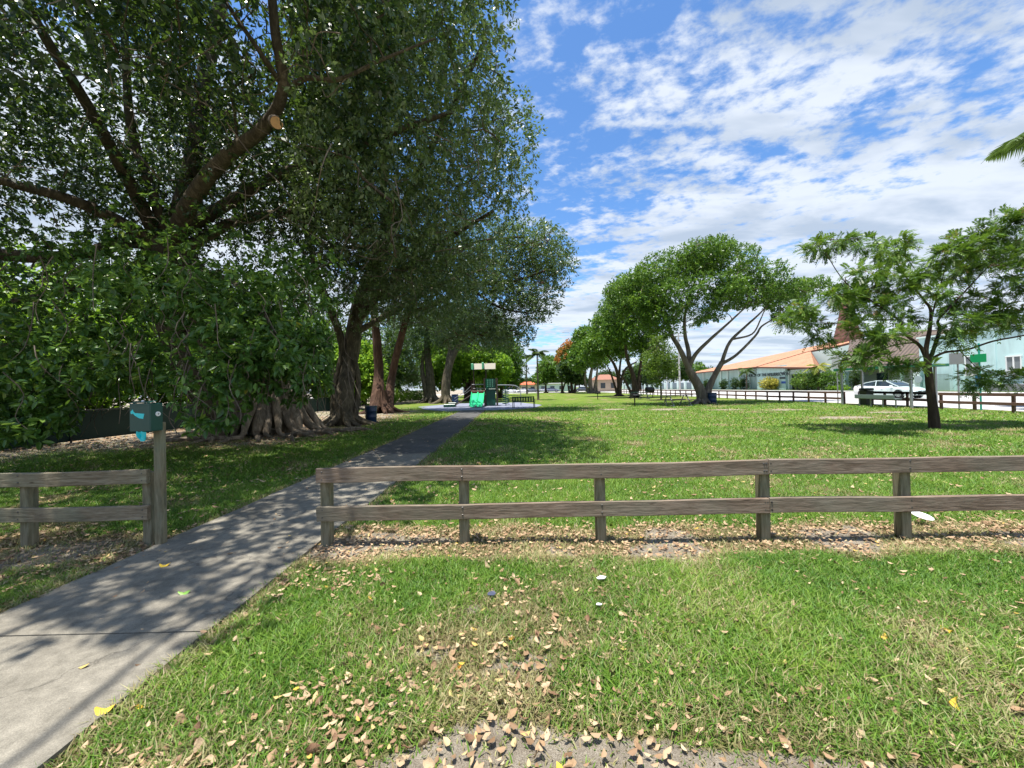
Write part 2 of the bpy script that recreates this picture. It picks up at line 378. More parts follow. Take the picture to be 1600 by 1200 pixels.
def groundmat():
    t = NT('lawn_soil'); v = t.coord('Object'); bare = t.attr('bare'); dry = t.attr('dry')
    n1 = t.noise(.35, 4, .6, .3, v); n2 = t.noise(7, 5, .7, .2, v); n3 = t.noise(55, 4, .7, 0, v); n4 = t.noise(220, 3, .7, 0, v)
    g = t.ramp(n2, [(.3, (.06, .105, .018)), (.5, (.115, .175, .026)), (.72, (.185, .25, .04))])
    g = t.mix(1, g, t.ramp(n1, [(.3, (.78, .85, .8)), (.7, (1.25, 1.15, 1.1))]), 'MULTIPLY')
    g = t.mix(t.ramp(n3, [(.52, 0.), (.72, .55)]), g, (.22, .23, .06))
    thatch = t.ramp(n3, [(.3, (.10, .07, .04)), (.5, (.24, .175, .10)), (.7, (.42, .33, .19))])
    soil = t.ramp(n4, [(.3, (.17, .145, .115)), (.5, (.35, .30, .23)), (.68, (.58, .52, .42))])
    soil = t.mix(t.ramp(n2, [(.35, .55), (.6, 0.)]), soil, (.13, .10, .07))
    c = t.mix(dry, g, thatch); c = t.mix(t.ramp(t.math('ADD', bare, t.math('MULTIPLY', t.math('SUBTRACT', n3, .5), .6)), [(.35, 0.), (.6, 1.)]), c, soil)
    t.bump(t.math('ADD', n3, n4), .8, .02); return t.fin(c, .95, .1)
gme = npmesh('lawn', np.stack([gx.ravel(), gy.ravel(), gz.ravel()], 1), [fq], groundmat(), {'bare': bx.ravel(), 'dry': dx_.ravel()}, True)
lawn = tag(link('lawn', gme), kind='structure')

# the path: concrete slabs, then asphalt, then the play surface
def concretemat(name, a, b, speck=.5, crack=True):
    t = NT(name); v = t.coord('Object'); n1 = t.noise(1.1, 5, .6, .5, v); n2 = t.noise(14, 5, .7, .2, v); n3 = t.noise(160, 3, .7, 0, v)
    c = t.ramp(n1, [(.3, a), (.7, b)]); c = t.mix(1, c, t.ramp(n2, [(.3, .72), (.7, 1.25)]), 'MULTIPLY'); c = t.mix(1, c, t.ramp(n3, [(.3, 1-speck*.6), (.7, 1+speck*.5)]), 'MULTIPLY')
    if crack:
        vo = t.new('TexVoronoi', feature='DISTANCE_TO_EDGE'); vo.inputs['Scale'].default_value = .45
        dv = t.new('VectorMath', operation='ADD'); t.l.new(v, dv.inputs[0]); nn = t.new('TexNoise'); nn.inputs['Scale'].default_value = 3; nn.inputs['Detail'].default_value = 6; t.l.new(v, nn.inputs['Vector']); t.l.new(nn.outputs['Color'], dv.inputs[1]); t.l.new(dv.outputs[0], vo.inputs['Vector'])
        c = t.mix(t.ramp(vo.outputs['Distance'], [(.0, .55), (.006, 0.)]), c, (.05, .045, .04))
    t.bump(t.math('ADD', n2, n3), .45, .008); return t.fin(c, .9, .2)
def slab(name, x0, x1, y0, y1, z, mat, wob=0.03):
    nyy = max(2, int((y1-y0)/.12)); nxx = 14; yy = np.linspace(y0, y1, nyy); vs = []
    for j, y in enumerate(yy):
        a = x0+(vnoise([y*1.0], [3.], 1.7, 5, 3)[0]-.5)*2*wob; b = x1+(vnoise([y*1.0], [9.], 1.7, 6, 3)[0]-.5)*2*wob
        for k in range(nxx): vs.append((a+(b-a)*k/(nxx-1), y, z))
        vs.append((b, y, z-.09)); vs.append((a, y, z-.09))
    s = nxx+2; f = []
    for j in range(nyy-1):
        for k in range(nxx-1): f.append((j*s+k, j*s+k+1, (j+1)*s+k+1, (j+1)*s+k))
        f.append((j*s+nxx-1, j*s+nxx, (j+1)*s+nxx, (j+1)*s+nxx-1)); f.append((j*s+nxx+1, j*s, (j+1)*s, (j+1)*s+nxx+1))
    f.append(tuple(range(nxx+2))); f.append(tuple((nyy-1)*s+k for k in range(nxx+2)))
    me = MB().add(vs, f); return me
conc = concretemat('old_concrete', (.165, .150, .120), (.27, .247, .20))
pm = MB()
joints = [-2.5, .45, 2.43, 5.4, 9.05]
for a, b in zip(joints[:-1], joints[1:]):
    s_ = slab('', PL, PR, a+.006, b-.006, .018, conc); pm.add(s_.v, s_.f)
pm.build('path', conc)
bpy.data.objects['path']['kind'] = 'structure'
asph = concretemat('dark_asphalt', (.07, .069, .066), (.115, .113, .108), .6, False)
ap = slab('', PL+.02, PR+.03, 9.07, 27.4, .012, asph).build('asphalt_path', asph); tag(ap, kind='structure')
padm = concretemat('play_surface', (.17, .185, .24), (.25, .265, .33), .3, False)
pad = MB().prism([(-6.9, 30, .008), (-4.6, 26.6, .008), (-1.2, 26.6, .008), (1.6, 28.6, .008), (2.6, 33, .008), (.6, 40, .008), (-5.8, 41, .008), (-8.6, 35, .008)], (0, 0, -.1)).build('play_surface', padm); tag(pad, kind='structure')
# road
roadm = concretemat('sunbleached_road', (.40, .38, .36), (.50, .48, .455), .25, False)
rv = [(21.75, -40, .004), (42.2, -40, .004), (42.2, 400, .004), (21.75, 112, .004)]
rd = MB().add([(21.75, -40, .0), (42.2, -40, .0), (42.2, 130, .0), (21.75, 112, .0)], [(0, 1, 2, 3)]).add([(-150, 108, .002), (200, 108, .002), (200, 124, .002), (-150, 124, .002)], [(0, 1, 2, 3)])
rd = rd.build('road', roadm); tag(rd, kind='structure')
mk = MB()
for k in range(14): mk.add([(31.9, 4+k*9, .008), (32.05, 4+k*9, .008), (32.05, 7+k*9, .008), (31.9, 7+k*9, .008)], [(0, 1, 2, 3)])
mk = mk.build('road_marking', paint('road_paint', (.75, .68, .3), .7)); tag(mk, kind='structure')
sw = MB().box((43.1, 60, .03), (1.7, 200, .16), 0, .02).build('pavement', concretemat('pavement_concrete', (.42, .41, .39), (.52, .51, .49), .2, False)); tag(sw, kind='structure')

# ------------------------------------------------------------------ grass
def blades(N, sampler, h, w, seg2, name, mat, dens_fn=None, drys=1.0):
    p = sampler(N); x, y = p[:, 0], p[:, 1]
    bare, dry = masks(x, y)
    px, py, zz = proj(np.stack([x, y, np.zeros_like(x)], 1))
    keep = (px > -520) & (px < 2120) & (zz > .2)
    on = (x > PL+.01) & (x < PR-.01) & (y < 27.4) & (y > -2.6)
    keep &= ~on
    keep &= rng.random(len(x)) > (bare*.88)
    keep &= ~((x > -7.5) & (x < 2.4) & (y > 27) & (y < 40.5) & (x > -7.5-(y-40)*.0))
    x, y, dry, bare = x[keep], y[keep], dry[keep], bare[keep]; n = len(x)
    z = gheight(x, y)
    cl = vnoise(x+33, y+77, 2.2, 71, 3)
    hh = h*(.35+rng.random(n)**1.5*1.25)*(.5+1.0*cl); hh *= (1-.45*bare)
    az = rng.random(n)*2*pi+vnoise(x, y, 1.2, 88, 2)*5; lean = (.35+rng.random(n)*1.5)*hh
    dx, dy = np.cos(az)*lean, np.sin(az)*lean
    wa = az+pi/2+(rng.random(n)-.5)*1.6; ww = w*(.6+.8*rng.random(n)); wx, wy = np.cos(wa)*ww/2, np.sin(wa)*ww/2
    B = np.stack([x, y, z], 1); Wv = np.stack([wx, wy, 0*wx], 1)
    tip = B+np.stack([dx, dy, hh], 1)
    # rnd: 0..1 green, dryness stored separately
    r1 = np.clip(rng.random(n)*.6+cl*.55-.08, 0, 1); dr = np.clip((rng.random(n) < (.06+.9*dry*drys)).astype(float)*(.5+.5*rng.random(n)), 0, 1)
    if seg2:
        mid = B+np.stack([dx*.38, dy*.38, hh*.62], 1)
        V = np.stack([B-Wv, B+Wv, mid+Wv*.8, mid-Wv*.8, tip], 1).reshape(-1, 3); i = np.arange(n)*5
        Fq = [np.stack([i, i+1, i+2, i+3], 1), np.stack([i+3, i+2, i+4], 1)]; k = 5
    else:
        V = np.stack([B-Wv, B+Wv, tip], 1).reshape(-1, 3); i = np.arange(n)*3; Fq = [np.stack([i, i+1, i+2], 1)]; k = 3
    return npmesh(name, V, Fq, mat, {'rnd': np.repeat(r1, k), 'dry': np.repeat(dr, k)})
def grassmat():
    t = NT('grass_blade'); r = t.attr('rnd'); d = t.attr('dry')
    c = t.ramp(r, [(0, (.040, .12, .016)), (.35, (.105, .22, .026)), (.7, (.19, .325, .040)), (1, (.34, .43, .08))])
    s = t.ramp(r, [(0, (.20, .14, .07)), (.5, (.40, .32, .17)), (1, (.58, .50, .30))])
    c = t.mix(d, c, s); t.fin(c, .5, .3)
    tr = t.new('BsdfTranslucent'); t.l.new(c, tr.inputs[0]); ms = t.new('MixShader'); ms.inputs[0].default_value = .35
    t.l.new(t.b.outputs[0], ms.inputs[1]); t.l.new(tr.outputs[0], ms.inputs[2]); t.l.new(ms.outputs[0], t.o.inputs[0]); return t.m
GM = grassmat()
def fan(y0, y1, m=1.45, pw=1.0):
    def f(N):
        y = np.sqrt(rng.random(N)*(y1**2-y0**2)+y0**2); x = (rng.random(N)*2-1)*m*y; return np.stack([x, y], 1)
    return f
def rect(x0, x1, y0, y1):
    return lambda N: np.stack([x0+rng.random(N)*(x1-x0), y0+rng.random(N)*(y1-y0)], 1)
tag(link('grass', blades(420000, fan(.75, 3.4, 2.15), .035, .0058, True, 'grass', GM)), 'fine green lawn grass growing in front of the wooden fence', 'grass', kind='stuff')
tag(link('grass', blades(300000, fan(3.3, 6.5, 2.1), .038, .0095, False, 'grass', GM)), 'green lawn grass just behind the front wooden fence', 'grass', kind='stuff')
tag(link('grass', blades(255000, fan(6.3, 13, 1.9), .05, .02, False, 'grass', GM)), 'open green lawn grass in the middle of the park', 'grass', kind='stuff')
tag(link('grass', blades(110000, rect(-16, 21, 12.5, 34), .055, .045, False, 'grass', GM)), 'far green lawn grass towards the trees and the road fence', 'grass', kind='stuff')

# ------------------------------------------------------------------ fallen leaves
drym = {}
for nm, c in (('tan', (.36, .235, .13)), ('brown', (.22, .125, .07)), ('pale', (.45, .33, .20)), ('yellow', (.75, .50, .06)), ('orange', (.60, .27, .04))):
    drym[nm] = paint('dead_leaf_'+nm, c, .7, .35, 14, .25, 0, .5)
def curled_leaf(name, mat, L, seed):
    rn = random.Random(seed); nu, nv = 6, 4; vs = []; fs = []
    cu = rn.uniform(2.0, 9.0); cv = rn.uniform(3.0, 9.0)*rn.choice([1, 1, -1]); tw = rn.uniform(-1.6, 1.6); wid = rn.uniform(.42, .62)
    for i in range(nu+1):
        u = i/nu; w = L*wid*.5*(sin(pi*min(1, u*1.0+.03))**.75)*(1+rn.uniform(-.12, .12))+.001
        for j in range(-nv//2, nv//2+1):
            v = j/(nv/2); x = (u-.5)*L; y = w*v
            z = cu*(x*x)+cv*4*y*y*(1 if cu > 0 else 1)+tw*x*y*9+rn.uniform(-.07, .07)*L
            vs.append((x, y, z))
    s = nv+1
    for i in range(nu):
        for j in range(nv): fs.append((i*s+j, i*s+j+1, (i+1)*s+j+1, (i+1)*s+j))
    me = bpy.data.meshes.new(name); me.from_pydata(vs, [], fs); me.polygons.foreach_set('use_smooth', [True]*len(fs)); me.materials.append(mat); me.update(); return me
LM = {k: [curled_leaf('fallen_leaf', drym[k], random.uniform(.055, .09), 40+i*7+len(k)) for i in range(9 if k in ('tan', 'pale', 'brown') else 3)] for k in drym}
def litter_density(x, y):
    n = vnoise(x+5, y+5, 1.6, 55, 3); b, d = masks(x, y)
    lf = sstep(1.6, -1.4, x-.6*(1.5-y))       # thicker next to the path
    return np.clip((.10+.9*lf)*sstep(.35, .62, n)+.25*d+.05, 0, 1)
LABL = {'tan': 'dry tan curled leaf lying on the near grass', 'pale': 'dry pale curled leaf lying on the near grass', 'brown': 'dry brown curled leaf lying on the near grass', 'yellow': 'yellow fallen leaf lying near the fence or path', 'orange': 'orange fallen leaf lying on the near ground'}
placed = 0; tries = 0
while placed < 285 and tries < 20000:
    tries += 1; y = sqrt(random.random()*(3.3**2-1.35**2)+1.35**2); x = random.uniform(-1, 1)*1.38*y
    if PL-.04 < x < PR+.02: continue
    if random.random() > float(litter_density(x, y)) * (1.0 if y < 2.4 else .7): continue
    k = random.choices(['tan', 'pale', 'brown', 'yellow', 'orange'], [55, 22, 21, 1.2, .8])[0]
    o = link('fallen_leaf', random.choice(LM[k])); o.location = (x, y, float(gheight(x, y))+.022+random.random()*.012)
    o.rotation_euler = (random.gauss(0, .5), random.gauss(0, .5), random.uniform(0, 6.28)); s = random.uniform(.5, .95); o.scale = (s, s, s)
    tag(o, LABL[k], 'leaf', 'fallen leaves on the near grass'); placed += 1
for (px, py, k, gr) in ((165, 1110, 'yellow', 0), (258, 884, 'yellow', 0), (288, 927, 'yellow', 1)):
    g = G(px, py, .02); me = LM['yellow'][0] if not gr else curled_leaf('fallen_leaf', paint('green_leaf_fallen', (.2, .4, .06)), .08, 5)
    o = link('fallen_leaf', me); o.location = (g[0], g[1], .026); o.rotation_euler = (0, 0, .2)
    tag(o, {165: 'yellow leaf at the near right edge of the concrete path', 258: 'yellow leaf on the concrete path near the dispenser post', 288: 'green leaf lying on the middle of the concrete path'}[px], 'leaf')
def litter(N, y0, y1, L, name, label, xr=None, dark=1.0):
    p = fan(y0, y1)(N*3) if xr is None else rect(*xr, y0, y1)(N*3)
    x, y = p[:, 0], p[:, 1]; k = rng.random(len(x)) < (litter_density(x, y) if xr is None else .35+.65*masks(x, y)[1]); k &= ~((x > PL) & (x < PR) & (rng.random(len(x)) > .06))
    if xr is None and y0 > 4: k |= rng.random(len(x)) < .25*((x < 9))
    x, y = x[k][:N], y[k][:N]; n = len(x)
    P = np.stack([x, y, gheight(x, y)+.02+.02*rng.random(n)], 1); az = rng.random(n)*2*pi
    D = np.stack([np.cos(az), np.sin(az), (rng.random(n)-.5)*.9], 1); Nn = np.stack([(rng.random(n)-.5)*.9, (rng.random(n)-.5)*.9, np.ones(n)], 1)
    me = leaves_mesh(name, P, D, Nn, L*(.6+.8*rng.random(n)), .55, True, LITM, fold=-.45, rnd=rng.random(n)**.9*dark)
    tag(link(name, me), label, 'leaf litter', kind='stuff')
def leaves_mesh(name, P, D, Nn, L, ratio, six, mat, fold=.18, rnd=None):
    n = len(P); D = D/np.linalg.norm(D, axis=1, keepdims=True); Sd = np.cross(D, Nn); Sd /= np.linalg.norm(Sd, axis=1, keepdims=True)+1e-9
    Nn = np.cross(Sd, D); L = (np.ones(n)*L)[:, None]; w = L*ratio/2; f = w*fold*2
    if rnd is None: rnd = rng.random(n)
    if six:
        drp = L*.16
        V = np.stack([P, P+D*L*.30+Sd*w*.92+Nn*f, P+D*L*.68+Sd*w*.80+Nn*(f*.8)-Nn*drp*.4, P+D*L-Nn*drp,
                      P+D*L*.68-Sd*w*.80+Nn*(f*.8)-Nn*drp*.4, P+D*L*.30-Sd*w*.92+Nn*f], 1).reshape(-1, 3)
        i = np.arange(n)*6; Fc = [np.concatenate([np.stack([i, i+1, i+2, i+3], 1), np.stack([i, i+3, i+4, i+5], 1)])]; k = 6
    else:
        V = np.stack([P, P+D*L*.42+Sd*w+Nn*f, P+D*L, P+D*L*.42-Sd*w+Nn*f], 1).reshape(-1, 3)
        i = np.arange(n)*4; Fc = [np.stack([i, i+1, i+2, i+3], 1)]; k = 4
    return npmesh(name, V, Fc, mat, {'rnd': np.repeat(rnd, k)})
def litmat():
    t = NT('leaf_litter'); t.fin(t.ramp(t.attr('rnd'), [(0, (.16, .095, .05)), (.4, (.33, .21, .12)), (.85, (.50, .37, .23)), (.985, (.46, .34, .12)), (1, (.60, .38, .05))]), .7, .25); return t.m
LITM = litmat()
litter(4200, 1.35, 4.3, .038, 'leaf_litter', 'small broken dry leaves scattered among the grass in front of the fence')
litter(2000, 4.3, 9, .06, 'leaf_litter', 'dry leaves scattered over the lawn behind the front fence')
litter(2600, 9, 22, .07, 'leaf_litter', 'pale dry leaves scattered over the far lawn')
litter(2600, 3.35, 4.25, .042, 'leaf_litter', 'brown dead leaves in the strip under the right wooden fence', (-1.9, 9), .72)
litter(450, 2.9, 4.5, .042, 'leaf_litter', 'brown leaf litter beneath the left stretch of fence', (-6.5, -3.65), .7)
litter(5000, 11, 24, .10, 'leaf_litter', 'brown leaf litter around the roots of the big ficus', (-16, -5.5), .6)

# ------------------------------------------------------------------ trees
def inpoly(px, py, poly):
    ins = np.zeros(len(px), bool); n = len(poly)
    for i in range(n):
        x1, y1 = poly[i]; x2, y2 = poly[(i+1) % n]
        c = ((y1 > py) != (y2 > py)) & (px < (x2-x1)*(py-y1)/((y2-y1) if y2 != y1 else 1e-9)+x1); ins ^= c
    return ins
def sample_blobs(blobs, N, shell=.35):
    """blobs: list of (center, (rx,ry,rz)[, weight]); returns points and outward vectors"""
    wts = np.array([(b[1][0]*b[1][1]*b[1][2])**.8*(b[2] if len(b) > 2 else 1) for b in blobs]); wts /= wts.sum()
    idx = rng.choice(len(blobs), N, p=wts); C = np.array([b[0] for b in blobs])[idx]; Rr = np.array([b[1] for b in blobs])[idx]
    v = rng.normal(size=(N, 3)); v /= np.linalg.norm(v, axis=1, keepdims=True); r = rng.random(N)**shell
    return C+v*Rr*r[:, None], v
def grow(mb, nodes, pts, rbase=.03, sag=.1, seg=5, rmin=.006):
    """join each point to the nearest wood already there"""
    nodes = [np.array(n, float) for n in nodes]; A = np.array(nodes); pts = np.array(pts)
    d = np.array([np.min(np.linalg.norm(A-p, axis=1)) for p in pts]); order = np.argsort(d)
    for i in order:
        p = pts[i]; dd = np.linalg.norm(A-p, axis=1)+.35*np.maximum(0, A[:, 2]-p[2]); k = int(np.argmin(dd)); a = A[k]; L = np.linalg.norm(p-a)
        if L < .15: continue
        mid = [(a*(1-t)+p*t)+np.array([random.gauss(0, .06), random.gauss(0, .06), sin(pi*t)*sag+random.gauss(0, .04)])*L for t in (.3, .62)]
        r0 = min(rbase*1.3, rbase*(.3+.4*L)); pp, rr = smooth_path([a]+mid+[p], [r0, r0*.8, r0*.6, max(rmin, r0*.3)], 2)
        mb.tube(pp, rr, seg, False); A = np.vstack([A]+[q[None] for q in pp[1:]])
    return A
def foliage(name, parent, mat, blobs, N, per, L, ratio=.5, six=False, poly=None, spread=.25, rosette=True, shell=.4, up=.7, droop=.2, origin=None, holes=None, rbias=0):
    C, out = sample_blobs(blobs, N, shell)
    if poly is not None:
        px, py, z = proj(C); wb = vnoise(C[:, 0]*1.0+C[:, 1]*.7+60, C[:, 2]+60, .8, 201, 3)-.5; k = (z < .5) | inpoly(px+wb*70, py+wb*45, poly)
        if z.min() < .5: pass
        C, out = C[k], out[k]
    if holes is not None: k = holes(C); C, out = C[k], out[k]
    n = len(C); t = out*.5+rng.normal(size=(n, 3))*.45+np.array([0, 0, .15]); t /= np.linalg.norm(t, axis=1, keepdims=True)
    Ci = np.repeat(C, per, 0); ti = np.repeat(t, per, 0); m_ = n*per
    rad = rng.normal(size=(m_, 3)); rad -= ti*np.sum(rad*ti, 1)[:, None]; rad /= np.linalg.norm(rad, axis=1, keepdims=True)+1e-9
    if rosette:
        P = Ci-ti*(rng.random(m_)*spread)[:, None]+rad*.01; D = ti*(.2+rng.random(m_)*.8)[:, None]+rad; D[:, 2] -= droop
    else:
        P = Ci+rng.normal(size=(m_, 3))*spread*.6; D = rng.normal(size=(m_, 3))*.8+ti*.5; D[:, 2] -= droop
    Nn = np.array([0, 0, up])+rng.normal(size=(m_, 3))*.5+rad*.15
    base = np.repeat(rng.random(n), per)
    rnd = np.clip(.55*rng.random(m_)+.45*base+rbias, 0, 1)
    if origin is not None: P = P-np.array(origin)
    me = leaves_mesh(name, P, D, Nn, L*(.65+.7*rng.random(m_)), ratio, six, mat, .15, rnd)
    o = link(name, me, parent); return o, C
def pinnate(parent, mat, C, out, b, fr=7, L=.27, leaf=.088):
    n = len(C); Ci = np.repeat(C, fr, 0); oi = np.repeat(out, fr, 0); m_ = n*fr
    D = oi*.6+rng.normal(size=(m_, 3))*.65+np.array([0, 0, .12]); D /= np.linalg.norm(D, axis=1, keepdims=True)
    Nn = np.array([0, 0, 1.])+rng.normal(size=(m_, 3))*.35; Sd = np.cross(D, Nn); Sd /= np.linalg.norm(Sd, axis=1, keepdims=True)+1e-9; Nn = np.cross(Sd, D)
    LL = (L*(.7+.6*rng.random(m_)))[:, None]; base = np.clip(.6*np.repeat(rng.random(n), fr)+.4*rng.random(m_), 0, 1)
    P_, D_, N_, R_ = [], [], [], []
    for k in range(7):
        t = .15+.85*k/6
        for s_ in (-1, 1):
            P_.append(Ci+D*LL*t+np.array([0, 0, -.30])*LL*t*t); D_.append(D*.75+Sd*s_*(1.0-.45*t)+np.array([0, 0, -.28])); N_.append(Nn); R_.append(np.clip(base+rng.normal(size=m_)*.06, 0, 1))
    P_ = np.concatenate(P_); me = leaves_mesh('crown', P_-np.array(b), np.concatenate(D_), np.concatenate(N_), leaf*(.75+.5*rng.random(len(P_))), .36, False, mat, .12, np.concatenate(R_))
    return link('crown', me, parent)
def tree(label, base, limbs, blobs, leafmat_, N, per, L, bark, group=None, name='tree', poly=None, twigs=120, ratio=.5, six=False, spread=.25, extra=None, rosette=True, shell=.4, rb=.03, cat='tree', seg=9, roots=0, rootr=1.0, holes=None, twseg=4, droop=.2, lob=0):
    b = np.array([base[0], base[1], 0.]); e = empty(name, b, 0, label, cat, group); mb = MB(); nodes = []
    for li, (pts, rad) in enumerate(limbs):
        pp, rr = smooth_path([np.array(p)-b for p in pts], rad, 5)
        mb.tube(pp, rr, seg if rad[0] > .12 else 6, True, .05, 5 if (lob and li == 0) else 0, lob); nodes += pp
    for k in range(roots):
        a = 2*pi*k/roots+random.uniform(-.15, .15); r0 = limbs[0][1][0]
        mb.tube(*smooth_path([(cos(a)*r0*.35, sin(a)*r0*.35, rootr*1.1), (cos(a)*r0*.8, sin(a)*r0*.8, rootr*.45), (cos(a)*(r0+rootr*.5), sin(a)*(r0+rootr*.5), .08), (cos(a)*(r0+rootr*1.2), sin(a)*(r0+rootr*1.2), -.08)], [r0*.35, r0*.4, r0*.25, r0*.1], 4), 6, False)
    if ratio < 0:
        C, out = sample_blobs(blobs, N, shell); o = pinnate(e, leafmat_, C, out, b)
    else: o, C = foliage('crown', e, leafmat_, blobs, N, per, L, ratio, six, poly, spread, rosette, shell, origin=b, holes=holes, droop=droop)
    if extra: extra(e, b)
    if twigs:
        sel = C[rng.choice(len(C), min(twigs, len(C)), replace=False)]-b
        grow(mb, nodes, sel, rb, .1, twseg)
    mb.build('trunk', bark, e, True); return e, C, nodes
def B(px, py, d, rx, ry, rd, w=1.0):
    """blob from where it is seen; radii rx, ry in pixels at its distance, rd in metres"""
    return (W(px, py, d), (rx*d/F, rd, ry*d/F), w)
def L_(pts, rad): return ([W(*p) for p in pts], rad)
bl = lambda c, r, w=1.0: (np.array(c, float), r, w)

# --- A: the great ficus whose limbs fan out at upper left
POLY_A = [(-900, -2500), (660, -2500), (640, 0), (620, 200), (590, 330), (560, 420), (545, 500), (540, 560), (520, 610), (490, 640), (450, 645), (420, 625), (395, 660), (340, 690), (300, 680), (275, 640), (258, 612), (212, 622), (130, 620), (118, 690), (60, 700), (0, 700), (-900, 760)]
baseA = G(425, 676); fork = (255, 385, 12)
limbsA = [
    ([(baseA[0], baseA[1], -.1), (baseA[0]-.3, baseA[1]-.2, 1.6), tuple(W(330, 520, 13.4)), tuple(W(280, 430, 12.3)), tuple(W(258, 375, 12))], [.82, .72, .74, .72, .6]),
    ([(baseA[0]-1.1, baseA[1]-.3, -.1), tuple(W(300, 600, 13)), tuple(W(262, 500, 12.4)), tuple(W(250, 400, 12))], [.5, .5, .5, .4]),
    L_([(255, 385, 12), (200, 378, 11.4), (130, 398, 10.8), (60, 402, 10), (-60, 392, 9), (-220, 380, 7.5)], [.34, .30, .26, .24, .2, .12]),
    L_([(255, 388, 12), (190, 348, 11), (110, 312, 10), (20, 288, 9.2), (-120, 260, 8)], [.33, .26, .2, .16, .1]),
    L_([(250, 380, 12), (205, 290, 11), (140, 170, 9.5), (60, 40, 8.2), (-20, -120, 7)], [.32, .25, .19, .14, .08]),
    L_([(262, 375, 12), (238, 300, 11.5), (205, 200, 11), (195, 60, 10), (180, -120, 9)], [.26, .2, .17, .12, .08]),
    L_([(268, 380, 12.3), (300, 260, 12), (318, 130, 11.5), (345, 0, 11), (360, -160, 10)], [.45, .36, .33, .28, .15]),
    L_([(262, 392, 12), (300, 312, 10.4), (350, 248, 9.2), (412, 200, 8.2), (442, 140, 7.7), (430, 50, 7.2), (424, -60, 7.0), (440, -220, 7.2)], [.38, .28, .22, .17, .14, .12, .09, .04]),
    L_([(442, 135, 7.7), (402, 75, 7), (345, -10, 6.8), (290, -120, 6.6)], [.10, .07, .055, .03]),
    L_([(446, 142, 7.7), (480, 122, 7.5), (530, 124, 7.4), (600, 92, 7.2), (680, 60, 7)], [.10, .08, .07, .045, .025]),
    L_([(372, 232, 8.9), (366, 170, 8.5), (362, 140, 8.3), (400, 108, 8), (345, 70, 7.6)], [.06, .05, .045, .03, .02]),
    L_([(285, 360, 12), (350, 322, 12), (430, 275, 11.6), (520, 245, 11), (620, 205, 10.4), (720, 170, 9.8)], [.34, .28, .22, .18, .13, .06]),
    L_([(280, 395, 12), (370, 345, 12.5), (480, 328, 13), (600, 300, 13)], [.3, .24, .2, .1]),
    L_([(240, 400, 12), (170, 440, 10.5), (100, 455, 9), (20, 470, 8)], [.25, .17, .12, .07]),
    L_([(290, 420, 12), (340, 430, 10), (390, 460, 8.6), (430, 520, 7.6)], [.16, .11, .07, .035]),
]
blobsA = [bl((-9.5, 9.5, 9.3), (7.5, 6.5, 3.2), 1.15), bl((-14, 8, 6.8), (5, 5, 3.2), .7), bl((-4.8, 6.2, 8.6), (3.6, 4.2, 2.0), .9), bl((-7, 3.4, 7.6), (4.5, 3.6, 1.7), .8), bl((-6.0, 1.0, 8.3), (3.2, 2.4, 1.0), 2.2), bl((-9, 14, 8), (5, 4, 4), .7)]
curtainA = [B(400, 560, 7.4, 120, 70, 1.2), B(300, 470, 7.8, 150, 70, 1.4), B(330, 620, 7.0, 70, 60, .9), B(440, 500, 8.4, 100, 80, 1.3), B(150, 500, 8.4, 130, 85, 1.6), B(60, 570, 7.6, 95, 105, 1.5, 1.1),
            B(190, 575, 7.4, 100, 48, 1.1), B(480, 590, 8.6, 55, 45, 1.0), B(440, 600, 8.6, 85, 42, 1.0, 1.2), B(370, 610, 8, 60, 45, .9), B(500, 540, 9, 60, 60, 1.1), B(90, 640, 7.2, 40, 55, .8), B(30, 650, 7.6, 80, 50, .9, 1.2), B(-80, 520, 7.5, 120, 150, 1.5), B(310, 655, 6.6, 34, 32, .6, .7), B(240, 440, 9.5, 90, 45, .9, 1.2), B(330, 420, 9.2, 70, 35, .9), B(150, 445, 9.0, 60, 35, 1), B(300, 380, 9.6, 160, 60, 1.6, .35), B(120, 400, 9.6, 130, 60, 1.6, .3), B(480, 430, 9.5, 80, 70, 1.5, .5)]
def holesA(C):
    px, py, z = proj(C); n = vnoise(C[:, 0]*1.0+40, C[:, 2]*1.3+C[:, 1]*.4+40, .75, 101, 3)
    k = rng.random(len(C)) < np.clip(.42+1.9*(n-.30), .16, 1)
    # the right limb is thinned by pruning: open wood in front of it
    for (x0_, y0_), (x1_, y1_) in (((300, 312), (412, 205)), ((412, 205), (442, 140)), ((442, 140), (425, 0)), ((446, 142), (540, 122)), ((440, 130), (370, 20))):
        t = np.clip(((px-x0_)*(x1_-x0_)+(py-y0_)*(y1_-y0_))/((x1_-x0_)**2+(y1_-y0_)**2), 0, 1); dd = np.hypot(px-x0_-t*(x1_-x0_), py-y0_-t*(y1_-y0_))
        k &= ~((dd < 26) & (C[:, 1] < 8.4) & (z > .5) & (rng.random(len(C)) < .93))
    for (x0_, y0_), (x1_, y1_) in (((250, 380), (140, 170)), ((140, 170), (60, 40)), ((255, 385), (110, 312)), ((110, 312), (0, 285)), ((255, 388), (60, 402)), ((60, 402), (-40, 395)), ((300, 300), (320, 130)), ((320, 130), (345, 0)), ((238, 300), (200, 190)), ((200, 190), (195, 50)), ((350, 322), (520, 245))):
        t = np.clip(((px-x0_)*(x1_-x0_)+(py-y0_)*(y1_-y0_))/((x1_-x0_)**2+(y1_-y0_)**2), 0, 1); dd = np.hypot(px-x0_-t*(x1_-x0_), py-y0_-t*(y1_-y0_))
        k &= ~((dd < 15) & (C[:, 1] < 10.5) & (z > .5) & (rng.random(len(C)) < .75))
    return k
